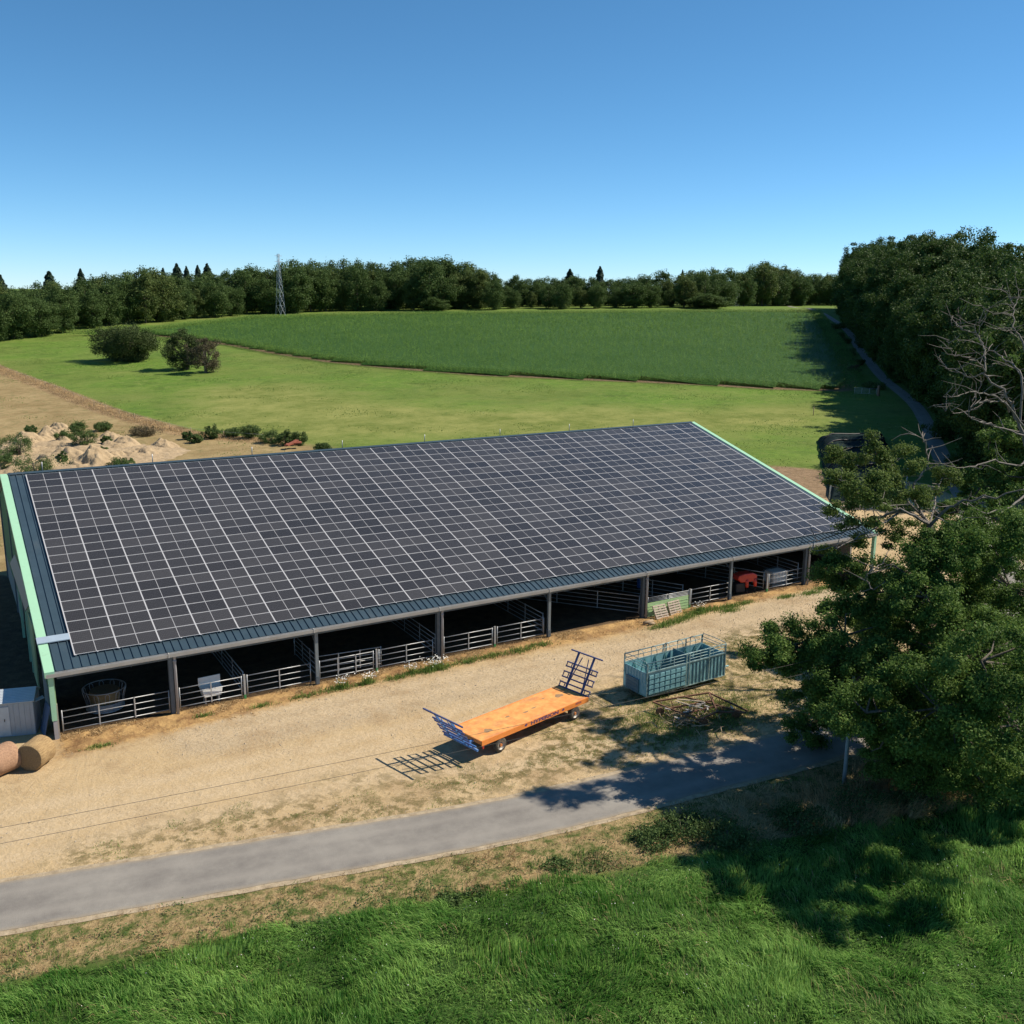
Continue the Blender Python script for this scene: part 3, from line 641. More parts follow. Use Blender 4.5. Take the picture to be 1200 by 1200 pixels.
make_gate('feed_gate', (52.9, GY), (57.0, GY+.1), 'rightmost galvanised gate in front of the white water tank', 'gate', ZG, ups=1)
for x, l in ((9.18, 'slim galvanised post right of the white trough gate'), (17.83, 'slim post with green foot right of the crossed double gates'), (26.7, 'slim post with green foot between the two gates right of the flowering weeds'),
             (44.35, 'slim post at the right end of the pale green board'), (52.7, 'slim post with green foot at the corner of the pen holding the white water tank')):
    gate_post(x, GY, l)
PG = 'inner pen barriers in the dark of the barn'
inn = [((9.2, -.4), (9.2, 7.5)), ((13.6, 7.6), (22, 7.6)), ((4, 7.6), (9.2, 7.6)), ((22.3, -.3), (22.3, 7.4)), ((22.6, 7.6), (30.5, 7.6)), ((39.6, -.4), (33.4, 7.4)),
       ((31.4, 7.6), (38, 7.6)), ((40, 7.6), (48, 7.6)), ((44.4, .2), (40.5, 6.8)), ((52.6, -.4), (49.2, 6.5)), ((48.7, 7.6), (56.5, 7.6)), ((57.2, .2), (57.2, 7.4)), ((31.0, -.2), (31.0, 7.4)), ((14.0, -.2), (14.0, 4.4))]
inn.sort(key=lambda q: (q[0][0]+q[1][0]))
for i, (a, b) in enumerate(inn):
    make_gate('pen_barrier', a, b, f'{ordinal(i+1)} pen barrier from the left inside the dark barn', 'barrier', PG, rails=5, ups=2, top=1.6)

# ------------------------------------------------------------------ things in and at the barn
def at(p, dz=0): return (p[0], p[1], float(H(p[0], p[1]))+dz)
def trough(x, y, s, label):
    e = empty('drinking_trough', at((x, y)), R(3), label, 'trough')
    b = MB(); b.prism([(-.45*s, .45), (.45*s, .45), (.55*s, 1.0), (-.55*s, 1.0)], -.35, .35, 'y'); b.build('tub', MT['white_plastic'], e, bevel=.04)
    MB().prism([(-.58*s, 1.003), (.58*s, 1.003), (.58*s, 1.55), (-.58*s, 1.55)], .25, .32, 'y').build('splash_board', MT['white_plastic'], e, bevel=.02)
    for sx in (-.35, .35): MB().box((sx*s, 0, .22), (.08, .4, .45)).build('leg', MT['zinc'], e)
trough(7.3, -.15, 1.15, 'white plastic trough with splash board behind a gate in the second barn bay')
e = empty('water_tank', at((55.0, .6)), 0, 'white cube water tank in a metal cage behind the rightmost gate', 'tank')
MB().box((0, 0, .72), (1.7, 1.1, 1.0)).build('tank', MT['white_plastic'], e, bevel=.1)
c = MB()
for z in (.25, .6, .95, 1.25): c.tube([(-.88, -.58, z), (.88, -.58, z), (.88, .58, z), (-.88, .58, z), (-.88, -.58, z)], .014, 5)
for x in np.linspace(-.88, .88, 6):
    for y in (-.59, .59): c.tube([(x, y, .15), (x, y, 1.25)], .012, 5)
c.build('cage', MT['zinc'], e); MB().box((0, 0, .08), (1.8, 1.2, .14)).build('pallet_base', MT['wood'], e)
# ring feeder with a bale in it
e = empty('ring_feeder', at((1.6, 2.0)), 0, 'round galvanised hay ring feeder in the dark leftmost bay', 'feeder')
rg = MB()
for z, r in ((.12, 1.05), (.55, 1.05), (1.35, 1.2)): rg.tube([(r*math.cos(a), r*math.sin(a), z) for a in np.linspace(0, 2*math.pi, 25)], .03, 5)
for a in np.linspace(0, 2*math.pi, 13)[:-1]:
    rg.tube([(1.05*math.cos(a-.1), 1.05*math.sin(a-.1), .55), (1.2*math.cos(a-.1), 1.2*math.sin(a-.1), 1.2), (1.22*math.cos(a), 1.22*math.sin(a), 1.35), (1.2*math.cos(a+.1), 1.2*math.sin(a+.1), 1.2), (1.05*math.cos(a+.1), 1.05*math.sin(a+.1), .55)], .02, 5)
rg.build('hoops', MT['zinc'], e)
sk = MB(); n = 24
for i in range(n):
    a, b = 2*math.pi*i/n, 2*math.pi*(i+1)/n
    sk.add([(1.06*math.cos(a), 1.06*math.sin(a), .1), (1.06*math.cos(b), 1.06*math.sin(b), .1), (1.06*math.cos(b), 1.06*math.sin(b), .56), (1.06*math.cos(a), 1.06*math.sin(a), .56)], [(0, 1, 2, 3)])
sk.build('skirt', MT['zinc'], e)
def bale(p, rzv, label, r=.66, L=1.25, wrap=True, upright=False, group=None, name='round_bale'):
    e = empty(name, at(p), rzv, label, 'hay bale', group)
    n = 36; b = MB(); prof = [(-L/2, r*.94), (-L/2+.06, r), (-L/4, r*1.01), (0, r*.985), (L/4, r*1.01), (L/2-.06, r), (L/2, r*.94)]
    rs = np.random.default_rng(int(abs(p[0]*100)))
    wob = [rs.uniform(-.012, .012, n) for _ in prof]
    V = []
    for k, (y, rr) in enumerate(prof):
        for i in range(n):
            a = 2*math.pi*i/n; q = rr+wob[k][i]
            V.append((q*math.cos(a), y, q*math.sin(a)+r*.97) if not upright else (q*math.cos(a), q*math.sin(a), y+L/2))
    Fs = [(k*n+i, k*n+(i+1) % n, (k+1)*n+(i+1) % n, (k+1)*n+i) for k in range(len(prof)-1) for i in range(n)]
    b.add(V, Fs, 0, True); b.build('rolled_hay', MT['netwrap'] if wrap == 'pink' else MT['bale'], e)
    for s in (0, len(prof)-1):
        d = MB(); ring = V[s*n:(s+1)*n]; cc = np.mean(ring, 0); inner = [tuple(np.array(v)*.55+cc*.45+np.array([0, (-.03 if s == 0 else .03), 0])) for v in ring]
        d.add(ring+inner+[tuple(cc+np.array([0, (-.045 if s == 0 else .045), 0]))], [(i, (i+1) % n, n+(i+1) % n, n+i) for i in range(n)]+[(n+i, n+(i+1) % n, 2*n) for i in range(n)], 0, True)
        d.build('bale_end', MT['bale_end'], e)
    return e
bale((-2.62, -3.85), R(-38), 'round straw bale lying on its side right of the pinkish bale, nearest the barn corner', .74, 1.3)
bale((-4.25, -3.8), R(-62), 'pinkish net-wrapped round bale at the left frame edge', .76, 1.3, wrap='pink')
bale((1.6, 2.0), 0, 'hay bale sitting inside the ring feeder', .85, 1.2, upright=True)
# small metal shed
e = empty('garden_shed', at((-3.35, 1.50)), R(-15), 'small pale grey sheet-metal shed with pitched roof beside the barn corner', 'shed')
w = MB(); hw, hd, hh = 1.3, .9, 2.0
w.prism([(-hd, 0), (hd, 0), (hd, hh), (.0, hh+.42), (-hd, hh)], -hw, hw, 'x')
for x in np.linspace(-hw+.2, hw-.2, 9): w.box((x, -hd-.008, hh/2), (.03, .02, hh-.04))
for y in np.linspace(-hd+.15, hd-.15, 6): w.box((hw+.008, y, hh/2), (.02, .03, hh-.04))
w.build('walls', MT['shed'], e)
for s in (-1, 1):
    rr = MB(); M_ = Matrix.Rotation(-math.atan2(.42, hd)*s, 4, 'X')
    rr.box((0, s*(hd/2+.03), hh+.235), (2*hw+.16, math.hypot(hd, .42)+.12, .035), M=M_)
    for t_ in np.linspace(-.42, .42, 8): rr.box(Vector((0, s*(hd/2+.03), hh+.235)) + M_ @ Vector((0, t_*math.hypot(hd, .42), .024)), (2*hw+.15, .03, .02), M=M_)
    rr.build('roof', MT['shed_roof'], e)
dr = MB(); dr.box((-.25, -hd-.03, .92), (.62, .03, 1.72)); dr.box((-.89, -hd-.03, .92), (.62, .03, 1.72)); d0 = dr.build('door', MT['shed_roof'], e)
MB().box((-.2, -hd-.06, 1.0), (.03, .03, .16)).build('handle', MT['black'], d0)
# blue corrugated sheet leaning on the barn corner
s_ = MB()
for i in range(9): s_.box((0, i*.13-.55, .85), (.05 if i % 2 else .03, .12, 1.7))
o = s_.build('corrugated_sheet', mat('blue_grey_sheet', (.10, .16, .27), .5, var=.1), None); o.location = at((-2.0, .2), .04); o.rotation_euler = (0, R(14), R(6)); tag(o, 'blue grey corrugated sheet leaning against the left barn corner', 'sheet')
o = MB().box((0, 0, 0), (.9, .28, .05)).build('plank', mat('pale_blue_board', (.40, .47, .55), .5, var=.08), None, bevel=.01); o.location = at((-2.15, .9), 1.75); o.rotation_euler = (R(8), R(-12), R(12)); tag(o, 'short pale blue board fixed across the leaning sheet by the shed', 'board')
# pale green board, pallets
o = MB(); o.box((0, 0, .60), (4.1, .04, 1.05))
for z in (.2, .42, .64, .86): o.box((0, -.03, z), (4.1, .02, .03))
o = o.build('backing_board', mat('pale_green_sheet', (.36, .52, .26), .55, var=.06), None); o.location = at((42.0, -1.0)); o.rotation_euler = (R(-4), 0, R(1)); tag(o, 'pale green ribbed sheet standing under a gate right of the downpipe', 'panel')
def pallet(x, y, rzv, tilt, label, sc=1.0):
    e = empty('pallet', at((x, y), .03), rzv, label, 'pallet', 'wooden pallets leaning on the green sheet')
    M_ = Matrix.Rotation(R(tilt), 4, 'X')
    d = MB()
    for i in range(6): d.box(M_ @ Vector((0, 0, .06+i*.19*sc)), (1.25*sc, .02, .12), M=M_)
    d.build('deck_boards', MT['wood'], e)
    d = MB()
    for xx in (-.55, 0, .55): d.box(M_ @ Vector((xx*sc, .07, .53*sc)), (.1, .1, 1.06*sc), M=M_)
    d.build('stringers', MT['wood'], e)
pallet(40.9, -1.75, R(2), -32, 'pale wooden pallet leaning lowest and leftmost against the green sheet')
pallet(42.4, -1.55, R(6), -24, 'wooden pallet leaning right of the paler one against the green sheet')
o = MB()
for p, q, rr in (((-.5, 0, .14), (.4, .1, .14), .13), ((-.3, -.3, .12), (.25, -.35, .12), .1)): o.tube([p, q], rr, 9)
o = o.build('log_pile', MT['log'], None); o.location = at((39.2, -2.2)); tag(o, 'two short cut logs lying at the foot of the downpipe left of the pallets', 'logs')
o = MB()
for i in range(6): o.tube([(0, 0, i*.22), (0, 0, i*.22+.2)], .28, 12)
o = o.build('tub_stack', MT['blue_tub'], None); o.location = at((42.5, 3.2), .9); tag(o, 'stack of blue tubs hanging in the dark barn behind the green sheet', 'tubs')
# red fertiliser spreader style machine
e = empty('spreader', at((50.9, .1)), R(-8), 'bright red mounted spreader with two hopper legs standing in the open bay', 'farm machine')
b = MB(); b.prism([(-.95, 1.35), (-.85, 1.62), (-.3, 1.74), (.55, 1.74), (.92, 1.58), (1.0, 1.3), (.6, 1.0), (-.6, 1.0)], -.45, .45, 'y'); b.build('hopper', MT['red'], e, bevel=.08)
for s in (-.05, .75):
    MB().tube([(s, -.3, 1.2), (s+.05, -.36, .95), (s+.08, -.4, .55)], [.2, .17, .11], 10).build('discharge_chute', MT['red'], e)
    MB().tube([(s+.08, -.4, .5), (s+.08, -.42, .0)], .03, 6).build('leg', MT['black'], e)
MB().box((-.55, .0, .55), (.9, .7, .75)).build('gearbox', MT['black'], e, bevel=.06)
for s in (-.8, -.2): MB().tube([(s, .3, .6), (s, .3, 0)], .03, 6).build('leg', MT['black'], e)
MB().tube([(.35, -.1, 1.72), (.45, -.1, 1.9), (.62, -.1, 1.75)], .02, 6).build('lifting_eye', MT['black'], e)

# ------------------------------------------------------------------ wheels
def wheel(parent, x, y, r, w, rimm='rim'):
    n = 28; t = MB(); pr = [(-w/2, r*.62), (-w/2, r*.9), (-w*.36, r), (w*.36, r), (w/2, r*.9), (w/2, r*.62)]
    V = [(x+q*math.cos(2*math.pi*i/n), y+yy, r+q*math.sin(2*math.pi*i/n)) for yy, q in pr for i in range(n)]
    Fs = [(k*n+i, k*n+(i+1) % n, (k+1)*n+(i+1) % n, (k+1)*n+i) for k in range(len(pr)-1) for i in range(n)]
    t.add(V, Fs, 0, True); ty = t.build('wheel', MT['tyre'], parent)
    for s in (-1, 1):
        m_ = MB(); pr2 = [(s*w/2*.98, r*.62), (s*w*.30, r*.55), (s*w*.22, r*.30), (s*w*.30, r*.28)]
        V = [(x+q*math.cos(2*math.pi*i/n), y+yy, r+q*math.sin(2*math.pi*i/n)) for yy, q in pr2 for i in range(n)]+[(x, y+s*w*.3, r)]
        Fs = [(k*n+i, k*n+(i+1) % n, (k+1)*n+(i+1) % n, (k+1)*n+i) for k in range(3) for i in range(n)]
        m_.add(V, Fs, 0, True); m_.build('rim', MT[rimm], ty)
        h_ = MB(); h_.tube([(x, y+s*w*.18, r), (x, y+s*w*.52, r)], r*.2, 12); h_.build('hub', MT['hub'], ty)

# ------------------------------------------------------------------ flatbed hay trailer
TH = R(13.6)
tr = empty('flatbed_trailer', (21.62, -12.92, float(H(22, -12))), TH, 'long orange flatbed hay trailer with blue ladder racks at both ends standing on the sand', 'trailer')
LB, WB, ZT = 8.5, 2.45, 1.10
MB().box((0, 0, ZT-.03), (LB-.06, WB-.10, .06)).build('deck', MT['orange'], tr)
for s in (-1, 1):
    d = MB(); d.box((0, s*(WB/2-.025), ZT-.13), (LB, .05, .30)); d.build('side_rail', MT['orange_side'], tr, bevel=.008)
for s in (-1, 1):
    d = MB(); d.box((s*(LB/2-.025), 0, ZT-.11), (.05, WB-.104, .20)); d.build('end_rail', MT['orange_side'], tr)
o = MB()                                                      # worn grey ovals where the turntables are bolted through
def oval(cx, cy, a, b, z=ZT+.004, n=18):
    rs = [1+.15*math.sin(3*t+cx)+.1*math.sin(5*t) for t in np.linspace(0, 2*math.pi, n, endpoint=False)]
    return [(cx+a*r*math.cos(t), cy+b*r*math.sin(t), z) for t, r in zip(np.linspace(0, 2*math.pi, n, endpoint=False), rs)]
for cx, cy, a, b in ((-3.1, -.45, .26, .20), (3.15, .15, .30, .2), (-1.1, .1, .16, .08), (.1, -.15, .22, .07), (.85, -.05, .20, .06), (2.2, .5, .12, .05)):
    v = oval(cx, cy, a, b); o.add(v, [tuple(range(len(v)))])
o.build('worn_patch', MT['grey_mark'], tr, fix=False)
d = MB()
for s in (-.45, .45): d.box((0, s, ZT-.27), (LB-.4, .12, .20))
for x in np.linspace(-LB/2+.5, LB/2-.5, 8): d.box((x, 0, ZT-.20), (.08, WB-.2, .08))
d.build('chassis', MT['rust'], tr)
for x in (-2.8, 3.15):
    MB().tube([(x, -WB/2+.2, .41), (x, WB/2-.2, .41)], .06, 8).build('axle', MT['rust'], tr)
    MB().box((x, 0, .66), (.7, 1.0, .34)).build('turntable', MT['rust'], tr)
    for s in (-1, 1): wheel(tr, x, s*(WB/2-.17), .41, .30)
def rack(x0, s, lean, Lr, z0, mt, mt2, w=2.45, pairs=((.02, .30), (.62, .95), (1.28, 1.55)), top=None):
    sa, ca = math.sin(R(lean)), math.cos(R(lean))
    P = lambda u, y: (x0+s*u*sa, y, z0+u*ca)
    st = MB()
    for y in (-.62, .62): st.bar(P(0, y), P(Lr, y), .10, .10)
    st.bar(P(.1, -.62), P(Lr*.9, -.25), .045, .045); st.bar(P(.1, .62), P(Lr*.9, .25), .045, .045)
    rk = st.build('rack_uprights', MT[mt], tr)
    for a, b in pairs:
        q = MB()
        for u in (a, b): q.bar(P(u, -w/2), P(u, w/2), .065, .065)
        for y in (-w/2+.04, w/2-.04, -.8, .8): q.bar(P(a, y), P(b, y), .045, .045)
        q.build('cross_rail', MT[mt2], tr)
    q = MB(); q.bar(P(Lr, -(top or w)/2), P(Lr, (top or w)/2), .07, .07); q.build('top_rail', MT[mt2], tr)
rack(-LB/2-.50, -1, 34, 2.1, .84, 'blue', 'navy', top=3.2, w=2.4)
rack(LB/2-.0, 1, 30, 2.3, ZT, 'navy', 'navy', top=2.5)
q = MB(); q.tube([(-LB/2-.5, -1.45, .84), (-LB/2-.5, 1.25, .84)], .07, 8); q.bar((-LB/2-.5, -.5, .88), (-LB/2+.1, -.5, .92), .12); q.bar((-LB/2-.5, .5, .88), (-LB/2+.1, .5, .92), .12); q.bar((-LB/2-.3, -1.1, .86), (-LB/2-.3, 1.1, .86), .06)
q.build('rack_foot', MT['blue'], tr)
MB().box((-LB/2+.06, -WB/2-.03, ZT-.34), (.10, .05, .14)).build('tail_light', mat('red_lens', (.35, .03, .02), .3, var=.05), tr)
def text(txt, size, loc, rot, mt, parent, name='lettering', sx=1.0):
    c = bpy.data.curves.new('t', 'FONT'); c.body = txt; c.size = size; c.align_x = 'CENTER'; c.align_y = 'CENTER'; c.extrude = .001; c.offset = .012
    t_ = bpy.data.objects.new('t', c); COL.objects.link(t_); dg = bpy.context.evaluated_depsgraph_get()
    me = bpy.data.meshes.new_from_object(t_.evaluated_get(dg)); bpy.data.objects.remove(t_)
    me.materials.clear(); me.materials.append(mt); o = link(name, me, parent); o.location = loc; o.rotation_euler = rot; o.scale = (sx, 1, 1); return o
text('HYPERION', .27, (.55, -WB/2-.004, ZT-.125), (R(90), 0, 0), MT['letter'], tr, sx=1.75)
text('3016', .17, (3.35, -WB/2-.004, ZT-.09), (R(90), 0, 0), mat('faded_lettering', (.35, .10, .07), .6, var=.05), tr, sx=1.5)
for x in (-.95, 2.05):
    q = MB(); q.add([(x-.13, -WB/2-.006, ZT-.10), (x, -WB/2-.006, ZT-.19), (x+.13, -WB/2-.006, ZT-.10), (x, -WB/2-.006, ZT-.01)], [(0, 1, 2, 3)]); q.build('diamond_mark', MT['letter'], tr, fix=False)

# ------------------------------------------------------------------ cattle trailer
ct = empty('cattle_trailer', (33.2, -12.35, float(H(34, -11))), R(2.6), 'open-topped teal livestock trailer with pipe rails parked on dry grass under the oak', 'trailer')
L_, W_, zb0, zp, zr = 6.6, 2.1, .38, 1.92, 2.50
MB().box((0, 0, zb0+.04), (L_, W_, .08)).build('floor', MT['teal_in'], ct)
d = MB(); d.box((0, 0, zb0-.06), (L_-.3, .9, .12)); d.build('chassis', MT['teal_dark'], ct)
def side(y, s):
    d = MB(); x0 = -L_/2; xs = .15
    d.box((L_/2-(L_/2-xs)/2, y, (zb0+zp)/2), (L_/2-xs, .03, zp-zb0-.02)); d.box(((-L_/2+xs)/2, y, (zb0+zp)/2), (L_/2+xs, .03, zp-zb0-.02))
    sp = d.build('side_panel', MT['teal'], ct)
    d = MB()
    for x in np.linspace(xs+.05, L_/2-.05, 11): d.box((x, y+s*.035, (zb0+zp)/2), (.055, .04, zp-zb0-.1))
    d.build('panel_rib', MT['teal_dark'], sp)
    d = MB()
    for z in (zb0+.02, zp): d.box((0, y+s*.02, z), (L_, .07, .07))
    for x in (-L_/2+.04, xs-.25, xs, 1.85, L_/2-.04): d.box((x, y+s*.03, (zb0+zr)/2), (.07, .06, zr-zb0))
    d.build('side_frame', MT['rail'], ct)
for y, s in ((-W_/2, -1), (W_/2, 1)): side(y, s)
d = MB()                                                      # pressed loading door, four rows of eight pockets
x0, x1 = -L_/2+.12, -.15
d.box(((x0+x1)/2, -W_/2-.05, (zb0+zp)/2), (x1-x0, .03, zp-zb0-.1)); ld = d.build('side_door', MT['teal_dark'], ct)
d = MB()
for i in range(7):
    for j in range(4):
        cx = x0+(i+.5)*(x1-x0)/7; cz = zb0+.12+(j+.5)*(zp-zb0-.24)/4
        d.prism([(cx-.19, cz-.13), (cx+.19, cz-.13), (cx+.16, cz+.10), (cx-.16, cz+.10)], -W_/2-.11, -W_/2-.066, 'y')
d.build('pressed_pocket', MT['teal'], ld)
d = MB(); d.box((0, 0, (zb0+zp)/2), (.03, W_-.06, zp-zb0-.05)); o = d.build('front_wall', MT['teal'], ct); o.location = (L_/2-.02, 0, 0)
d = MB(); d.box((0, -.02, (zb0+zp)/2), (.03, W_-.06, zp-zb0-.05))
for y in np.linspace(-.95, .95, 8): d.box((-.03, y, zp-.38), (.03, .05, .7))
o = d.build('rear_gate', MT['teal'], ct); o.location = (-L_/2+.02, 0, 0)
d = MB(); d.box((0, 0, .86), (.05, 1.15, .85))
for z in (.55, .75, .95, 1.15): d.box((-.03, 0, z), (.03, 1.1, .04))
o2 = d.build('drop_ramp', MT['teal_dark'], ct); o2.location = (-L_/2-.07, .15, 0)
d = MB()
for y in (-W_/2, W_/2):
    for z in ((2.12, 2.32, zr) if y < 0 else (2.22, zr)): d.tube([(-L_/2, y, z), (L_/2, y, z)], .026 if z < zr else .04, 6)
for x in (-L_/2, L_/2):
    for z in (2.2, 2.36): d.tube([(x, -W_/2, z), (x, W_/2, z)], .022, 6)
for x in np.linspace(-L_/2, L_/2, 7):
    for y in (-W_/2, W_/2): d.tube([(x, y, zp-.5), (x, y, zr)], .022, 6)
d.build('top_rails', MT['rail'], ct)
for x in np.linspace(-L_/2, L_/2, 7):
    q = MB(); q.tube([(x, W_/2, zr-.25), (x, W_/2-.02, zr+.02), (x, W_/2-.12, zr+.1), (x, W_/2-.3, zr+.12), (x, W_/2-.46, zr+.02), (x, W_/2-.5, zr-.2)] if abs(x) < 3.3 else
             [(x, W_/2, zr-.2), (x, W_/2-.05, zr+.08), (x, 0, zr+.12), (x, -W_/2+.05, zr+.08), (x, -W_/2, zr-.2)], .022, 6); q.build('hoop', MT['rail'], ct)
d = MB()
for i in range(8):
    x = -L_/2+.4+i*.85; d.bar((x, W_/2-.04, zb0+.1), (x+.4, W_/2-.04, zp-.05), .03, .06); d.bar((x+.8, W_/2-.04, zb0+.1), (x+.4, W_/2-.04, zp-.05), .03, .06)
d.build('inner_bracing', MT['teal_in'], ct)
d = MB(); d.box((L_*.10, 0, (zb0+zr-.3)/2+.1), (.04, W_-.15, zr-.7-zb0)); d.build('divider_gate', MT['teal_dark'], ct)
for x in (-.9, .15):
    for s in (-1, 1): wheel(ct, x, s*(W_/2-.28), .36, .22)
q = MB(); q.bar((L_/2, -.35, zb0), (L_/2+1.2, 0, zb0+.02), .08); q.bar((L_/2, .35, zb0), (L_/2+1.2, 0, zb0+.02), .08); q.tube([(L_/2+1.15, 0, zb0), (L_/2+1.4, 0, zb0)], .05, 8); q.build('drawbar', MT['teal'], ct)

# ------------------------------------------------------------------ rusty harrow wreck
hw_ = empty('harrow', at((31.2, -16.3)), R(-14), 'rusty old harrow frame of bars and tines half sunk in grass before the teal trailer', 'farm machine')
d = MB()
for a, b in (((-1.9, 1.3, .55), (1.9, 1.5, .62)), ((-1.9, 1.3, .55), (-.3, -1.5, .45)), ((-.3, -1.5, .45), (1.2, -.9, .5)), ((1.2, -.9, .5), (1.9, 1.5, .62)), ((-1.3, .3, .5), (1.6, .5, .55)), ((-.8, -.6, .5), (1.4, -.2, .5)),
             ((.2, 1.4, .6), (2.9, -1.2, .35)), ((1.9, 1.5, .62), (3.2, -.9, .3)), ((2.9, -1.2, .35), (1.2, -.9, .5))): d.bar(a, b, .09, .09)
d.build('frame', MT['rust'], hw_)
rs = random.Random(3)
for i in range(34):
    x, y = rs.uniform(-1.7, 2.6), rs.uniform(-1.4, 1.3)
    MB().tube([(x, y, .5), (x+.1, y+rs.uniform(-.15, .15), .25), (x+.22, y, .02)], .018, 5).build('tine', MT['rust'], hw_)
d = MB()
for i in range(14):
    x, y = rs.uniform(-1.6, 2.4), rs.uniform(-1.3, 1.2); a = rs.uniform(0, 3.1)
    d.box((x, y, .56), (.34, .09, .04), rz=a)
d.build('tine_plate', mat('bleached_metal', (.42, .38, .34), .7, var=.3), hw_)
for a, b in (((-.6, .9, .62), (.1, -.5, .75)), ((-.5, .95, .70), (1.0, .35, .62))): MB().bar(a, b, .10, .04).build('plank', MT['timber'], hw_)
for x, y in ((-1.8, .5), (2.4, -1.0), (.0, -1.5)):
    MB().tube([(x, y-.06, .26), (x, y+.06, .26)], .26, 16).build('gauge_wheel', MT['rust'], hw_)
# ------------------------------------------------------------------ pole and cables
px_, py_ = 32.5, -26.5
e = empty('utility_pole', at((px_, py_)), 0, 'slim grey utility pole at the road edge in front of the oak', 'pole')
MB().tube([(0, 0, -.3), (0, 0, 7.3)], [.11, .075], 12).build('shaft', MT['pole'], e)
MB().box((0, 0, 6.9), (.08, .8, .08)).build('cross_arm', MT['pole'], e)
for y in (-.38, .38): MB().tube([(0, y, 6.95), (0, y, 7.14)], .04, 8).build('insulator', MT['white_plastic'], e)
pz = float(H(px_, py_))
for k, (dy, dz, lb) in enumerate(((.38, 0, 'upper thin black overhead cable crossing in front of the sandy yard'), (-.55, -.12, 'lower thin black overhead cable crossing in front of the sandy yard'))):
    pts = []
    for t_ in np.linspace(0, 1, 26):
        x = px_+t_*(-58-px_); y = py_+(-.0)+t_*(-13.2-py_)+dy; pts.append((x, y, pz+7.05+dz-t_*.3-4*t_*(1-t_)*1.5))
    o = MB().tube(pts, .008, 5).build('overhead_cable', MT['wire'], None); tag(o, lb, 'cable', 'overhead cables beside the road')

# ------------------------------------------------------------------ foliage helpers
def leaf_quads(P, Nrm, size, aspect=.6, jitter=.9, tint=None, r=None):
    """one diamond leaf per point"""
    n = len(P); g_ = r or rng
    Nn = Nrm+g_.normal(0, jitter, (n, 3)); Nn /= np.linalg.norm(Nn, axis=1)[:, None]+1e-9
    A = np.cross(Nn, g_.normal(0, 1, (n, 3))); A /= np.linalg.norm(A, axis=1)[:, None]+1e-9; Bv = np.cross(Nn, A)
    s = (size*g_.uniform(.65, 1.35, n))[:, None]
    V = np.stack([P-A*s*.5, P+Bv*s*aspect*.5+A*s*.05, P+A*s*.5, P-Bv*s*aspect*.5+A*s*.05], 1).reshape(-1, 3)
    F = np.arange(4*n).reshape(n, 4); T = np.repeat(tint if tint is not None else g_.uniform(0, 1, n), 4)
    return V, F, T
def clump_leaves(C, rad, per, size, g_, up=.35, hollow=.45, tint_amp=.5, flat=.8):
    """leaves on puffs: centres C (k,3), radius rad (k), per leaves each"""
    k = len(C); D = g_.normal(0, 1, (k, per, 3)); D /= np.linalg.norm(D, axis=2)[..., None]
    rr = (hollow+(1-hollow)*np.abs(g_.normal(.55, .38, (k, per))))[..., None]*rad[:, None, None]
    sq = g_.uniform(.65, 1.3, (k, 1, 3)); P = C[:, None, :]+D*rr*sq*np.array([1, 1, flat]); Nn = D+np.array([0, 0, up])
    ct_ = g_.uniform(0, 1, k)[:, None]*tint_amp+g_.uniform(0, 1, (k, per))*(1-tint_amp)
    return leaf_quads(P.reshape(-1, 3), Nn.reshape(-1, 3), size, tint=ct_.ravel(), r=g_)
def crown_centres(g_, k, R_, Hc, z0, shape='round'):
    """puff centres filling an uneven crown of radius R_, height Hc, base z0"""
    out = []; ph = g_.uniform(0, 6.28, 6)
    while len(out) < k:
        d = g_.normal(0, 1, 3); d /= np.linalg.norm(d); a = math.atan2(d[1], d[0])
        lump = 1+.16*math.sin(3*a+ph[0])+.12*math.sin(5*a+ph[1]+d[2]*3)+.12*math.sin(4*d[2]*2+ph[2]+a)
        rr = g_.uniform(.35, 1)**.5*lump
        p = np.array([d[0]*R_*rr, d[1]*R_*rr, d[2]*Hc/2*rr])
        if shape == 'round' and p[2] < 0: p[:2] *= 1.0-.25*(-p[2]/(Hc/2))
        p[2] += z0+Hc/2; out.append(p)
    return np.array(out)
def tree_proto(seed, Ht, R_, k, per, size, m_leaf, m_bark, trunk_h=.18, rad=.17, trunk_r=.022):
    g_ = np.random.default_rng(seed); C = crown_centres(g_, k, R_*.86, Ht*(1-trunk_h)*.96, Ht*trunk_h)
    rr = g_.uniform(.7, 1.3, k)*R_*rad*1.5
    V, F_, T = clump_leaves(C, rr, per, size, g_)
    cr_ = np_mesh('crown', V, F_, m_leaf, None, {'tint': T})
    mb = MB(); mb.tube([(0, 0, -.5), (.1, 0, Ht*.2), (0, .2, Ht*.5), (.1, .1, Ht*.8)], [Ht*trunk_r, Ht*trunk_r*.8, Ht*trunk_r*.5, .05], 8)
    for i in range(7):
        j = g_.integers(0, k); h0 = Ht*g_.uniform(.2, .55); q = C[j]; mb.tube([(0, .1, h0), tuple((np.array([0, 0, h0])+q)/2+np.array([0, 0, .4])), tuple(q)], [Ht*.009, Ht*.006, .03], 5)
    tk = mb.build('trunk', m_bark, None, fix=False)
    return cr_, tk
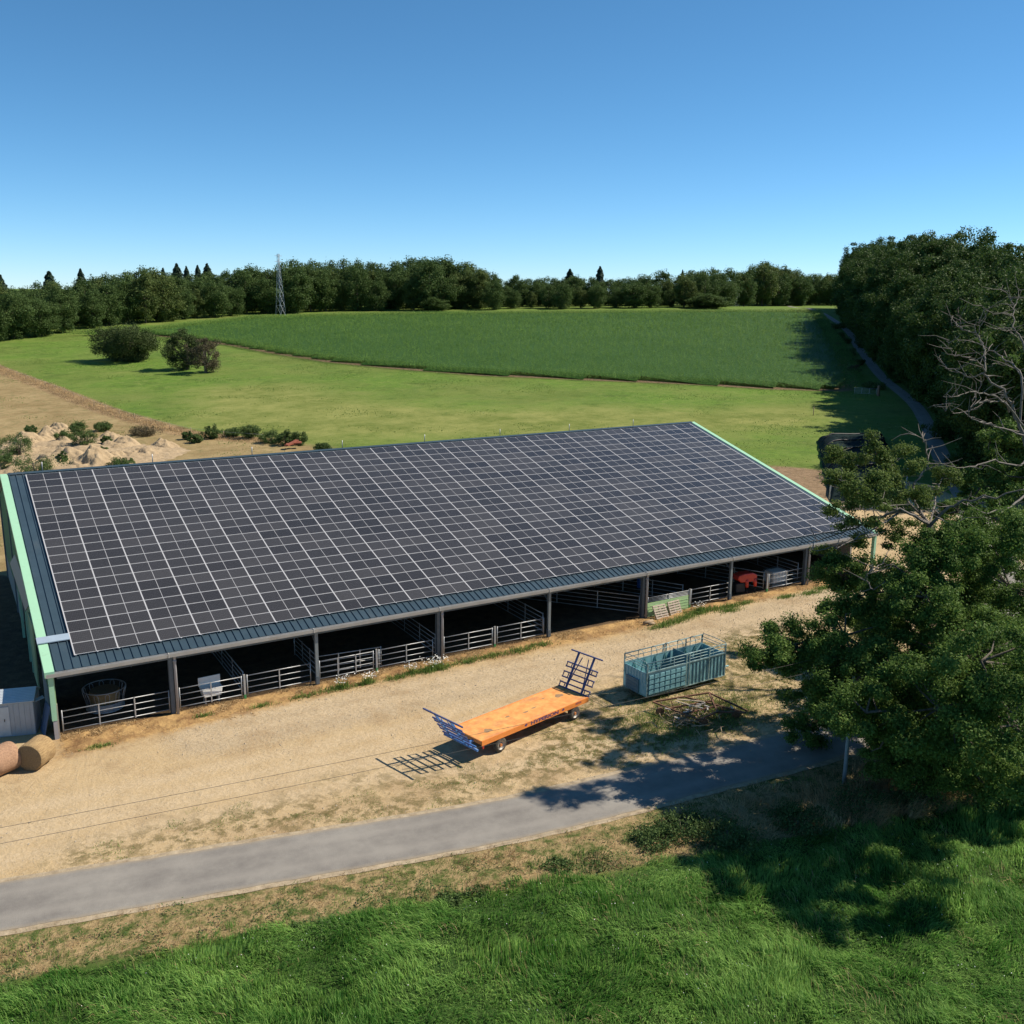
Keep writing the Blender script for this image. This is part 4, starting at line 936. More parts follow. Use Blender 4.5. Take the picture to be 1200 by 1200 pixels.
def conifer_proto(seed, Ht, R_, n, size):
    g_ = np.random.default_rng(seed); h = g_.uniform(0, 1, n)**.8; lay = (np.floor(h*16)+.5)/16; h2 = lay+g_.normal(0, .018, n)
    a = g_.integers(0, 9, n)/9*6.283+lay*37+g_.normal(0, .16, n); rr = R_*(1-h2)**.8*g_.uniform(.1, 1, n)**.6*(1+.35*np.sin(lay*91+a*2)+.2*np.sin(lay*57))
    P = np.stack([rr*np.cos(a), rr*np.sin(a), Ht*(.10+.9*h2)-rr*.28], -1); D = np.stack([np.cos(a), np.sin(a), np.full(n, .9)], -1)
    V, F_, T = leaf_quads(P, D, size, .5, .5, None, g_)
    cr_ = np_mesh('crown', V, F_, MT['conifer'], None, {'tint': T})
    tk = MB().tube([(0, 0, -.5), (0, 0, Ht*.99)], [Ht*.016, .03], 7).build('trunk', MT['bark'], None, fix=False)
    return cr_, tk
USED = set()
def plant(protos, i, name, loc, sc, rzv, label, cat, group):
    cr_, tk = protos[i]
    e = link(name, None); e.location = loc; e.rotation_euler = (0, 0, rzv); e.scale = sc; e.empty_display_size = 1; tag(e, label, cat, group)
    for o in (cr_, tk):
        if o.name in USED: c = o.copy(); COL.objects.link(c)
        else: c = o; USED.add(o.name)
        c.parent = e
    return e
# prototypes: unit-ish trees 20 m tall
far = [tree_proto(100+i, 20, 7.4+1.0*(i % 3), 150+30*(i % 2), 95, .62, MT['wood_leaf'] if i % 3 else MT['wood_leaf2'], MT['bark'], trunk_h=.01) for i in range(6)]
con = [conifer_proto(200+i, 20, 5.6, 6500, .95) for i in range(2)]
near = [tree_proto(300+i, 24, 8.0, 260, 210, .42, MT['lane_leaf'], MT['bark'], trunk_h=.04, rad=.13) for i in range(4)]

# ------------------------------------------------------------------ tree line beyond the maize
base = [(-60, 406), (0, 398), (60, 393), (100, 385), (200, 375), (300, 367.5), (420, 364), (600, 362), (800, 360), (960, 358), (1010, 358)]
topl = [(-60, 340), (0, 337), (40, 338), (60, 336), (100, 332), (130, 322), (160, 320), (200, 318), (215, 325), (250, 318), (300, 316), (330, 316), (345, 308), (385, 309), (400, 318), (415, 310), (440, 313), (470, 309), (490, 304), (530, 305), (560, 312), (580, 327),
        (600, 324), (650, 324), (680, 327), (720, 328), (750, 322), (790, 320), (820, 314), (840, 316), (870, 318), (885, 307), (915, 306), (925, 316), (960, 321), (985, 320)]
bx, by = zip(*base); tx, ty = zip(*topl); rt = random.Random(11)
def front_depth(px): return gp(px, np.interp(px, bx, by))
px = -45
LANDM = [(-80, 'the left frame edge'), (64, 'the broad bluish fir'), (150, 'the round field tree'), (235, 'the group of spruces'), (329, 'the lattice mast'), (500, 'the highest dome of the wood'), (667, 'the blunt-topped spruce'), (702, 'the pointed lone spruce'), (828, 'the low round bright bush'), (900, 'the tall rounded oak group')]
CNT = {}
def far_label(px, row):
    nm = [n_ for x_, n_ in LANDM if x_ <= px][-1]; CNT[(nm, row)] = CNT.get((nm, row), 0)+1
    return f'{ordinal(CNT[(nm, row)])} {row}-row tree of the distant wood counted rightwards from {nm}'
TL = 'broadleaf trees of the wood behind the maize field'
def add_far(px, back, hk, row, wk=1.0, i=None):
    b0 = front_depth(px); d = (b0-CP)[:2]; d /= np.linalg.norm(d); p = b0[:2]+d*back; z = float(H(*p))
    dep = depth_of((p[0], p[1], z)); yb = 600-FPX*((np.array([p[0], p[1], z])-CP)@CU)/dep
    hgt = (yb-(np.interp(px, tx, ty)+hk))*dep/FPX*1.0
    if hgt < 6: return
    lab = far_label(px, row)
    s = hgt/18.6; w_ = hgt/20*wk*rt.uniform(.9, 1.15)
    plant(far, i if i is not None else rt.randrange(6), 'broadleaf_tree', (p[0], p[1], z-.4), (w_, w_, s), rt.uniform(0, 6.28), lab, 'tree', TL)
while px < 1000:
    add_far(px, rt.uniform(-6, 8), rt.uniform(4, 22), 'front', 1.05); px += rt.uniform(15, 24)*(1.0 if px > 100 else 1.6)
px = -40
while px < 1010:
    add_far(px, 22, rt.uniform(-1, 9), 'middle', 1.1); px += rt.uniform(16, 25)
px = -40
while px < 1010:
    add_far(px, 48, rt.uniform(-2, 7), 'back', 1.15); px += rt.uniform(20, 30)
# conifers standing up out of it
for px, ytop, k, w_, lb in ((8, 319, 0, 1.0, 'dark spruce at the left frame edge rising above the wood'), (64, 315, 1, 1.5, 'broad bluish fir standing above the left part of the wood'), (100, 312, 0, .9, 'thin-topped spruce right of the broad fir'),
                          (195, 311, 1, .9, 'small spruce leftmost in the close group of spruces'), (211, 306, 0, 1.1, 'tallest spruce of the close group of spruces'), (222, 309, 1, .8, 'narrow spruce in the middle of the close group of spruces'),
                          (235, 308, 0, .9, 'fourth spruce from the left in the close group of spruces'), (246, 306, 1, 1.1, 'rightmost bushy spruce of the close group left of the mast'),
                          (667, 312, 0, 1.3, 'blunt-topped spruce in the middle of the distant wood'), (702, 309, 1, 1.1, 'pointed spruce standing alone right of the blunt-topped one'), (798, 313, 0, .6, 'little dark conifer tip above the right part of the wood'),
                          (858, 314, 1, .7, 'small conifer just left of the big rounded oak group')):
    b0 = front_depth(px); d = (b0-CP)[:2]; d /= np.linalg.norm(d); p = b0[:2]+d*60; z = float(H(*p)); dep = depth_of((p[0], p[1], z)); yb = 600-FPX*((np.array([p[0], p[1], z])-CP)@CU)/dep
    s = (yb-ytop-4)*dep/FPX/20; plant(con, k, 'spruce', (p[0], p[1], z-.3), (s*w_, s*w_, s), rt.uniform(0, 6), lb, 'conifer', None)
# field bushes at the wood foot
for px, yb, wpx, hpx, lb in ((828, 360, 40, 17, 'low rounded bright green bush in front of the distant wood'), (935, 357, 12, 8, 'tiny round bush near the end of the lane'), (510, 363, 26, 16, 'pale green bush at the foot of the tall wood'), (917, 357, 20, 10, 'low grey green bush right of the dead spindly trees')):
    p = gp(px, yb+1.5); dep = depth_of(p); h_ = hpx*dep/FPX; w_ = wpx*dep/FPX/2
    plant(far, 1, 'bush', (p[0], p[1], p[2]-.4), (w_/6, w_/6, h_/19), 1.0, lb, 'bush', None)

# ------------------------------------------------------------------ wood along the lane on the right
LG = 'large trees lining the right side of the lane'
Lc = spline([(67.5, -12.6), (92, 7), (118, 30)]+[(p[0], p[1]) for p in road_px]+[(470, 400), (560, 500)], 30)
seg = np.r_[0, np.cumsum(np.linalg.norm(np.diff(Lc, axis=0), axis=1))]
def lane_pt(s, off):
    x = np.interp(s, seg, Lc[:, 0]); y = np.interp(s, seg, Lc[:, 1]); x2 = np.interp(s+1, seg, Lc[:, 0]); y2 = np.interp(s+1, seg, Lc[:, 1])
    t_ = np.array([x2-x, y2-y]); t_ /= np.linalg.norm(t_); return np.array([x, y])+off*np.array([t_[1], -t_[0]])
s_ = 48.0; nrow = 0
while s_ < seg[-1]-60:
    for row, off in enumerate((4.6 if s_ > 120 else 5.6, 16, 29)):
        p = lane_pt(s_+rt.uniform(-3, 3)+row*5, off+rt.uniform(-1.5, 1.5)); z = float(H(*p)); ht = (24, 28, 29)[row]*rt.uniform(.93, 1.07)
        if s_ > 200: ht *= 1.12
        sc_ = ht/24; dq = np.array([p[0], p[1], z+10])-CP; zq = dq@CF
        if 600+FPX*(dq@CR)/zq-.75*8*sc_*FPX/zq < 984: continue
        lb = f'{ordinal(nrow+1)} {("front", "middle", "back")[row]}-row tree of the lane wood counted from its near end'
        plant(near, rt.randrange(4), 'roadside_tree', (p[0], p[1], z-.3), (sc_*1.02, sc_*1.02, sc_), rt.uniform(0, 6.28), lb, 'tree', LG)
    nrow += 1; s_ += rt.uniform(8.5, 11.5)*(1 if s_ < 250 else 1.4)

# ------------------------------------------------------------------ maize field
CX = np.array(CORN); mn, mx_ = CX.min(0), CX.max(0)
th = math.atan2(CX[11][1]-CX[4][1], CX[11][0]-CX[4][0]); ux = np.array([math.cos(th), math.sin(th)]); uy = np.array([-ux[1], ux[0]])
cen = CX.mean(0); a_ = np.arange(-300, 300, .55); b_ = np.arange(-300, 300, .8)
A_, B_ = np.meshgrid(a_, b_, indexing='ij'); A_ = A_+rng.uniform(-.15, .15, A_.shape); B_ = B_+rng.uniform(-.06, .06, B_.shape)
GX = cen[0]+A_*ux[0]+B_*uy[0]; GY_ = cen[1]+A_*ux[1]+B_*uy[1]
ok = (sdf(GX, GY_, CORN) > 0); GX, GY_ = GX[ok], GY_[ok]
dist = np.hypot(GX-CP[0], GY_-CP[1]); edg = sdf(GX, GY_, CORN); keep = rng.uniform(0, 1, len(GX)) < np.where(edg < 4, 1.0, np.clip((230/dist)**1.5, .14, 1)*.62); GX, GY_, dist = GX[keep], GY_[keep], dist[keep]
n = len(GX); big = np.clip(dist/230, 1, 2.2); V = []; T = []
z0_ = H(GX, GY_); nl = 6
az = rng.uniform(0, 6.28, n); pt_ = np.clip(rng.uniform(0, 1, n)+.18*fbm(GX, GY_, .12, 4), 0, 1)
hp = rng.uniform(1.75, 2.25, n)*(1+.05*fbm(GX, GY_, .1))
for k in range(nl):
    a2_ = az+k*math.pi+rng.normal(0, .5, n); zz = z0_+hp*(.22+.72*(k/(nl-1))); ln = rng.uniform(.5, .8, n)*big**.5*(1.1-.5*k/(nl-1)); w_ = .06*big
    dx, dy = np.cos(a2_), np.sin(a2_); b0 = np.stack([GX, GY_, zz], -1)
    m1 = b0+np.stack([dx*ln*.5, dy*ln*.5, ln*.42], -1); tip = b0+np.stack([dx*ln, dy*ln, ln*.18], -1); sd_ = np.stack([-dy*w_, dx*w_, 0*w_], -1)
    V.append(np.stack([b0, m1-sd_, tip, m1+sd_], 1)); T.append(np.repeat(np.clip(.45*pt_+.55*rng.uniform(0, 1, n)+.22*(k/(nl-1))-.08, 0, 1)[:, None], 4, 1))
V = np.concatenate(V).reshape(-1, 3); T = np.concatenate(T).ravel()
F_ = np.arange(len(V)).reshape(-1, 4)
# closed canopy below the leaf tips
cg = np.arange(-300, 300, 3.0); A_, B_ = np.meshgrid(cg, cg, indexing='ij'); QX = cen[0]+A_*ux[0]+B_*uy[0]; QY = cen[1]+A_*ux[1]+B_*uy[1]; sdv = sdf(QX, QY, CORN)
ids = -np.ones(QX.shape, int); okv = sdv > 1.2; ids[okv] = np.arange(okv.sum())+len(V)
cv = np.stack([QX[okv], QY[okv], H(QX[okv], QY[okv])+1.15*np.clip((sdv[okv]-1.2)/4, .1, 1)], -1)
q = np.stack([ids[:-1, :-1], ids[1:, :-1], ids[1:, 1:], ids[:-1, 1:]], -1).reshape(-1, 4); q = q[(q >= 0).all(1)]
V = np.concatenate([V, cv]); F_ = np.concatenate([F_, q]); T = np.concatenate([T, np.full(len(cv), .22)])
tag(np_mesh('maize_crop', V, F_, MT['corn'], None, {'tint': T}), 'dense green maize crop filling the field below the wood', 'crop', kind='stuff')

# ------------------------------------------------------------------ lattice mast in the maize
p = gp(329, 370); dep = depth_of(p); hm = (369-299)*dep/FPX
ms = empty('lattice_mast', (p[0], p[1], p[2]), R(20), 'tall thin steel lattice mast standing in the maize before the wood', 'mast')
d = MB(); wb, wt_ = 3.0, .8
def cor(h, k): w__ = wb+(wt_-wb)*min(1, h/(hm*.86)); return (w__/2*(1, -1, -1, 1)[k], w__/2*(1, 1, -1, -1)[k], h)
hs = [0, 4.5, 8.5, 12, 15, 17.7, 20.1, 22.3, 24.3, 26.2, 28, hm*.86, hm]; hs = sorted(h for h in hs if h <= hm)
for h0, h1 in zip(hs[:-1], hs[1:]):
    for k in range(4):
        d.bar(cor(h0, k), cor(h1, k), .11); d.bar(cor(h0, k), cor(h1, (k+1) % 4), .06); d.bar(cor(h1, k), cor(h1, (k+1) % 4), .06)
d.build('lattice', MT['pylon'], ms)
for hh_ in (.88, .97): MB().bar((-1.9, 0, hm*hh_), (1.9, 0, hm*hh_), .18).build('cross_arm', MT['pylon'], ms)

# ------------------------------------------------------------------ two field trees and shrubs
def free_tree(name, loc, Ht, R_, k, per, size, ml, label, cat, seed, trunk_h=.12, flat=1.0, dead=0, group=None, mb_='bark'):
    g_ = np.random.default_rng(seed); e = link(name, None); e.location = loc; tag(e, label, cat, group)
    C = crown_centres(g_, k, R_*.85, Ht*(1-trunk_h)*.93, Ht*trunk_h); rr = g_.uniform(.7, 1.3, k)*R_*.24
    V, F_, T = clump_leaves(C, rr, per, size, g_); np_mesh('crown', V, F_, ml, e, {'tint': T})
    mb = MB()
    for s in range(3 if R_ > 2 else 1):
        bx_ = g_.uniform(-.25, .25, 2)*R_*.5; mb.tube([(bx_[0], bx_[1], -.3), (bx_[0]*1.4, bx_[1]*1.4, Ht*.35), (bx_[0]*2, bx_[1]*2, Ht*.7)], [Ht*.03, Ht*.022, .05], 7)
    for i in range(10+dead):
        q = C[g_.integers(0, k)]; ext = 1.0 if i < 10 else 1.22
        mb.tube([(0, 0, Ht*.25), tuple(q*.5+np.array([0, 0, Ht*.12])), tuple(q*np.array([ext, ext, 1.05]))], [Ht*.016, Ht*.009, .02], 5)
    mb.build('trunk', MT[mb_], e, fix=False); return e
p = gp(150, 423); dp_ = depth_of(p); free_tree('field_tree', tuple(p), 45*dp_/FPX, 41*dp_/FPX, 130, 330, .33, MT['bushleaf'], 'broad dense round-crowned field tree, left of the two in the pasture', 'tree', 51, .0)
p = gp(216, 433); dp_ = depth_of(p); e = free_tree('field_tree', tuple(p), 47*dp_/FPX, 25*dp_/FPX, 75, 200, .30, MT['bushleaf'], 'ragged low field tree between the dense round one and the brown bush', 'tree', 52, .0, dead=14)
p = gp(242, 437); dp_ = depth_of(p); free_tree('dying_bush', tuple(p), 40*dp_/FPX, 22*dp_/FPX, 65, 190, .26, MT['brownleaf'], 'brownish half-dead bush leaning against the ragged field tree', 'bush', 53, .06, dead=26, mb_='deadwood')
shr = [(262, 418+14, 14, 10), (190, 440, 16, 9)]
shrubs = [(92, 508, 26, 16, 'round dark green bush beside the left spoil crest'), (100, 522, 34, 20, 'widest dark bush in the middle of the spoil heap'), (76, 517, 26, 15, 'dark bush left of the widest one on the spoil heap'), (120, 503, 24, 10, 'low bush on the top crest of the spoil heap'),
          (125, 520, 16, 12, 'small green bush right of the widest one on the spoil heap'), (122, 530, 14, 9, 'bright green little bush at the middle front of the spoil heap'), (73, 542, 15, 14, 'dark conical bush just above the barn roof corner'), (36, 506, 16, 9, 'small dark bush at the top left of the spoil heap'),
          (20, 532, 50, 26, 'spreading scrub bush at the left frame edge below the spoil'), (45, 556, 66, 22, 'large mound-shaped green bush just behind the left end of the barn ridge'), (5, 548, 40, 18, 'scrub bush lowest at the left frame edge'), (145, 545, 34, 10, 'low bush at the right foot of the spoil heap by the roof'),
          (247, 512, 24, 15, 'grey green bush leftmost of the row behind the barn ridge'), (230, 517, 20, 10, 'small low bush below the leftmost of the row'), (219, 513, 14, 10, 'single small bush between spoil heap and the bush row'), (293, 512, 28, 15, 'dark bush second in the row behind the barn ridge'),
          (272, 510, 26, 10, 'pale weedy bush between the first and second dark bushes'), (318, 517, 34, 13, 'dark bush just left of the rusty scrap'), (335, 520, 22, 16, 'bushy shrub behind the rusty scrap'), (350, 519, 26, 15, 'pale green shrub right of the rusty scrap'), (378, 528, 24, 11, 'last low shrub at the right end of the row'), (170, 508, 40, 10, 'brownish scrub on the dry slope right of the spoil')]
SG = 'bushes on and beside the spoil heap'
for i, (px, py, w_, h_, lb) in enumerate(shrubs):
    p = gp(px, py+2); dd = depth_of(p); free_tree('bush', (p[0], p[1], p[2]-.1), h_*dd/FPX*1.1, w_*dd/FPX/2, 46, 120, .15, MT['shrub'] if 'brown' not in lb else MT['brownleaf'], lb, 'bush', 400+i, .0, group=SG)
# spoil heaps
def heap(cx, cy, L, Wd, h_, rot, seed, label_kind='structure', name='spoil_heap'):
    n_ = 46; u = np.linspace(-1, 1, n_); U, Vv = np.meshgrid(u, u, indexing='ij'); g_ = np.random.default_rng(seed)
    rr = np.sqrt(U**2+Vv**2); hh = np.clip(1-rr**2, 0, 1)**.8; hh = hh*(.75+.30*fbm(U*1.0, Vv*1.0, 2.6, seed, 3)); hh = np.clip(hh, 0, 3)*h_+np.clip(1-rr**2, 0, 1)*(.16*fbm(U*L, Vv*Wd, 1.9, seed+5, 4)+.05*g_.normal(0, 1, U.shape))
    c, s = math.cos(rot), math.sin(rot); Xx = cx+U*L*c-Vv*Wd*s; Yy = cy+U*L*s+Vv*Wd*c; Zz = H(Xx, Yy)-.25+hh
    idx = np.arange(n_*n_).reshape(n_, n_); F_ = np.stack([idx[:-1, :-1], idx[1:, :-1], idx[1:, 1:], idx[:-1, 1:]], -1).reshape(-1, 4)
    return tag(np_mesh(name, np.stack([Xx, Yy, Zz], -1).reshape(-1, 3), F_, MT['sandpile'], None, smooth=True), kind=label_kind)
for px, py, wpx, h_, sd_ in ((60, 522, 120, 1.0, 21), (110, 532, 150, 1.1, 22), (160, 530, 110, .9, 23), (48, 512, 40, 1.6, 11), (90, 515, 44, 1.8, 12), (52, 545, 44, 1.3, 13), (130, 535, 40, 1.4, 14), (150, 548, 44, 1.2, 15), (28, 518, 46, 2.2, 1), (65, 503, 30, 2.0, 2), (75, 535, 55, 2.4, 3), (110, 540, 48, 2.6, 4), (140, 520, 40, 1.9, 5), (165, 530, 44, 1.7, 6), (190, 521, 34, 1.5, 7), (20, 545, 50, 1.6, 8), (95, 553, 40, 1.5, 9), (128, 512, 36, 1.4, 10)):
    p = gp(px, py+4); dd = depth_of(p); w_ = wpx*dd/FPX; heap(p[0], p[1], w_*.62, w_*.75, h_, -.5, sd_)
e = MB()
for a, b in (((-.8, 0, .1), (.8, .1, .35)), ((-.6, .3, .2), (.7, -.2, .3)), ((-.7, -.2, .15), (.5, .3, .5))): e.bar(a, b, .4, .12)
e = e.build('scrap_pile', mat('rust_red_scrap', (.30, .09, .05), .8, var=.3), None); p = gp(344, 526); e.location = tuple(p+np.array([0, 0, .4])); e.scale = (1.6, 1.6, 1.6); tag(e, 'small rusty red scrap heap among the bushes behind the ridge', 'scrap')
# fence posts along the dry strip
FS = spline(STRIP, 8); fl = np.r_[0, np.cumsum(np.linalg.norm(np.diff(FS, axis=0), axis=1))]
fence = empty('wire_fence', at(FS[8]), 0, 'low wire fence on thin posts along the strip of tall dry grass in the pasture', 'fence')
fo = np.array(fence.location); tops = []
for s in np.arange(4, fl[-1], 7.5):
    x = np.interp(s, fl, FS[:, 0]); y = np.interp(s, fl, FS[:, 1]); z = float(H(x, y)); tops.append((x-fo[0], y-fo[1], z+1.0-fo[2]))
    MB().tube([(x-fo[0], y-fo[1], z-.2-fo[2]), (x-fo[0], y-fo[1], z+1.15-fo[2])], .06, 5).build('post', MT['log'], fence)
MB().tube(tops, .012, 4).build('wire', MT['zinc'], fence)
# field gate and post by the lane
p = gp(1001, 462); q = gp(1027, 464)
make_gate('field_gate', p[:2], q[:2], 'grey field gate at the corner of the maize beside the lane', 'gate', None, rails=5, ups=2, top=1.4)
q = gp(1029, 464); e = MB().box((0, 0, 1.0), (.45, .45, 2.4)).build('gate_pillar', mat('brick_brown_pillar', (.25, .15, .10), .9, var=.2), None, bevel=.03); e.location = tuple(q); tag(e, 'brown square gate pillar beside the lane', 'pillar')
q = gp(953, 487); e = MB().tube([(0, 0, -.2), (0, 0, 1.6)], .07, 6).build('fence_post', MT['log'], None); e.location = tuple(q); tag(e, 'lone fence post on the meadow by the covered silage clamp', 'post')

# ------------------------------------------------------------------ covered silage clamp
a0, a1, a2, a3 = gp(958, 516), gp(1035, 512), gp(1062, 578), gp(972, 590)
cl = empty('silage_clamp', tuple((a0+a1+a2+a3)/4), 0, 'long silage clamp covered with dark green netting right of the barn', 'silage clamp'); co = np.array(cl.location)
n1_, n2_ = 90, 56; V = []; T = []
for i in range(n1_+1):
    for j in range(n2_+1):
        s, t_ = i/n1_, j/n2_; p = (a0*(1-t_)+a1*t_)*(1-s)+(a3*(1-t_)+a2*t_)*s
        edge = min(1, 4.5*min(s, 1-s, t_*.9, (1-t_)*.9)); z = float(H(p[0], p[1]))-.1+2.1*math.sin(edge*math.pi/2)**.7+.10*math.sin(s*44)+.12*math.sin(t_*7+s*5)+.09*mnoise.noise(Vector((s*22, t_*16, 3)))+.05*mnoise.noise(Vector((s*60, t_*40, 3)))
        V.append((p[0]-co[0], p[1]-co[1], z-co[2]))
F_ = [(i*(n2_+1)+j, (i+1)*(n2_+1)+j, (i+1)*(n2_+1)+j+1, i*(n2_+1)+j+1) for i in range(n1_) for j in range(n2_)]
np_mesh('netting', V, F_, MT['tarp'], cl, smooth=True)
for s in (.14, .3, .46, .62, .78):
    pts = []
    for t_ in np.linspace(.03, .97, 14):
        p = (a0*(1-t_)+a1*t_)*(1-s)+(a3*(1-t_)+a2*t_)*s; edge = min(1, 4.5*min(s, 1-s, t_*.9, (1-t_)*.9)); z = float(H(p[0], p[1]))+.02+2.1*math.sin(edge*math.pi/2)**.7+.10*math.sin(s*44)+.12*math.sin(t_*7+s*5)
        pts.append((p[0]-co[0], p[1]-co[1], z-co[2]))
    MB().tube(pts, .13, 6).build('sandbag_row', MT['black'], cl, fix=False)
for s, t_ in ((.98, 0.0), (.98, 1.0)):
    p = (a0*(1-t_)+a1*t_)*(1-s)+(a3*(1-t_)+a2*t_)*s; MB().tube([(p[0]-co[0], p[1]-co[1], -.2), (p[0]-co[0], p[1]-co[1], 2.6)], .09, 7).build('post', MT['pole'], cl)
o = MB(); 
o.prism([(-7, 0), (7, 0), (7, .5), (-7, .5)], -.2, .2, 'y'); o = o.build('low_wall', MT['concrete'], None, bevel=.03); p = gp(1010, 597); o.location = tuple(p); o.rotation_euler = (0, 0, R(-18)); tag(o, 'low pale concrete wall on the sand right of the barn end', 'wall')

# ------------------------------------------------------------------ big oaks in the right foreground
def wiggle(P, g_, amp=.25, n=5):
    S_ = spline(P, n); S_ = S_+g_.normal(0, amp*.35, S_.shape)*np.linspace(.1, 1, len(S_))[:, None]; return S_
def limb_tree(name, loc, trunk, limbs, blobs, dead, label, cat, seed, nper, size, ml=MT['oak'], sprays=(), m_spray=MT['oaklight']):
    """limbs and dead limbs: (points in world, r0, r1); blobs: (world centre, radius, number of puffs)"""
    g_ = np.random.default_rng(seed); e = empty(name, loc, 0, label, cat); o0 = np.array(loc)
    mb = MB(); mb.tube([tuple(np.array(p)-o0) for p in trunk[0]], trunk[1], 12)
    for P, r0, r1 in limbs:
        TP = np.array([np.array(q_, float) for q_ in trunk[0]]); p0 = np.array(P[0], float); dn = [(np.linalg.norm(TP[a_i]*(1-f_)+TP[a_i+1]*f_-p0), a_i, f_) for a_i in range(len(TP)-1) for f_ in np.linspace(0, 1, 9)]; _, a_i, f_ = min(dn)
        P = [TP[a_i]*(1-f_)+TP[a_i+1]*f_]+[np.array(q_, float) for q_ in P[1:]]
        S_ = wiggle(P, g_); mb.tube([tuple(p-o0) for p in S_], list(np.linspace(r0, r1, len(S_))), 7)
    C = []; rr = []; wts = []
    for c, r, k in blobs:
        c = np.array(c)
        for i in range(int(k*1.9)):
            d = g_.normal(0, 1, 3); d /= np.linalg.norm(d); q = c+d*np.array([1, 1, .75])*r*g_.uniform(.3, 1)**.5; C.append(q); rr.append(g_.uniform(.45, 1.25)*(.45+.08*r))
            if g_.uniform() < .22: mb.tube([tuple(c-o0), tuple((c+q)/2-o0+g_.normal(0, .25, 3)), tuple(q-o0)], [.07, .04, .012], 4, cap=False)
    mb.build('trunk', MT['bark'], e, fix=False)
    C = np.array(C)-o0; rr = np.array(rr)
    V, F_, T = clump_leaves(C, rr, nper, size, g_, up=.5, hollow=.1, flat=.75)
    np_mesh('crown', V, F_, ml, e, {'tint': T})
    if len(sprays):
        C = []; rr = []
        for c, r, k in sprays:
            for i in range(k):
                d = g_.normal(0, 1, 3); d /= np.linalg.norm(d); C.append(np.array(c)+d*r*g_.uniform(.2, 1)); rr.append(g_.uniform(.35, .7))
        V, F_, T = clump_leaves(np.array(C)-o0, np.array(rr), int(nper*.45), size*1.0, g_, up=.5, hollow=.2, flat=.6)
        np_mesh('upper_leaves', V, F_, m_spray, e, {'tint': T})
    mb = MB()
    for P, r0, r1 in dead:
        S_ = wiggle(P, g_, .30, 6); mb.tube([tuple(p-o0) for p in S_], list(np.linspace(r0*.6, r1*.6, len(S_))), 6)
        for i in range(3, len(S_)-1, 2):
            if g_.uniform() < .75:
                d = g_.normal(0, 1, 3); d[2] = abs(d[2])*.6; d /= np.linalg.norm(d); L1 = g_.uniform(.6, 2.0)
                q0 = S_[i]; q1 = q0+d*L1*.5+g_.normal(0, .12, 3); q2 = q1+d*L1*.5+g_.normal(0, .2, 3); mb.tube([tuple(q0-o0), tuple(q1-o0), tuple(q2-o0)], [r1*.9+.012, .02, .008], 4, cap=False)
    mb.build('dead_branches', MT['deadwood'], e, fix=False)
    return e
tA = gp(1115, 873)[:2]; zA = float(H(*tA)); DA = depth_of((tA[0], tA[1], zA+8))     # about 54 m away
W3 = lambda px, py, off=0.0: dp(px, py, DA+off)
hubA = W3(1090, 615, -.5)
blobsA = [(W3(x, y, o), r/FPX*DA, k) for x, y, r, k, o in (
    (905, 765, 28, 6, -3), (930, 755, 40, 13, -2), (960, 800, 46, 16, 0), (990, 745, 50, 18, -3), (985, 672, 34, 10, 2), (1010, 700, 38, 12, 5), (1005, 800, 60, 24, -5), (950, 850, 30, 7, 2),
    (1055, 690, 50, 18, -2), (1050, 770, 70, 30, 1), (1115, 690, 55, 22, 4), (1130, 770, 80, 36, -5), (1185, 690, 60, 24, 0), (1200, 790, 80, 34, 3), (1060, 850, 60, 26, -2), (1130, 865, 65, 28, -6), (1200, 870, 60, 24, -4),
    (1000, 870, 34, 8, 4), (1100, 640, 40, 10, 2), (1165, 630, 45, 14, -2), (1250, 760, 90, 26, 0), (1260, 860, 70, 16, 2), (1080, 900, 36, 10, -5), (1030, 880, 30, 7, -3), (1140, 905, 34, 9, -7), (1200, 905, 40, 10, -6), (1100, 800, 60, 20, 7), (1040, 730, 50, 14, 8), (1092, 652, 34, 12, -4), (1085, 700, 40, 14, -5), (1120, 640, 30, 8, -4), (1100, 830, 70, 26, -9), (1185, 850, 80, 28, -11), (1045, 852, 46, 14, -6), (1150, 775, 60, 18, -10), (1015, 835, 40, 10, -9), (985, 668, 26, 6, 4))]
limbsA = [([(tA[0], tA[1], zA+3.2), W3(1060, 800, -1), W3(1000, 780, -3), W3(935, 760, -2), W3(890, 765, -3)], .30, .05),
          ([(tA[0], tA[1], zA+6), W3(1060, 720, 3), W3(1010, 690, 5), W3(975, 665, 3)], .24, .05),
          ([(tA[0], tA[1], zA+5), W3(1170, 760, -3), W3(1230, 740, 0)], .30, .06), ([(tA[0], tA[1], zA+4), W3(1120, 830, -5), W3(1180, 860, -5)], .2, .05),
          ([(tA[0], tA[1], zA+9), W3(1060, 680, -1), W3(1030, 655, 0)], .2, .04), ([(tA[0], tA[1], zA+7), W3(1150, 690, 4), W3(1190, 640, 2)], .25, .05)]
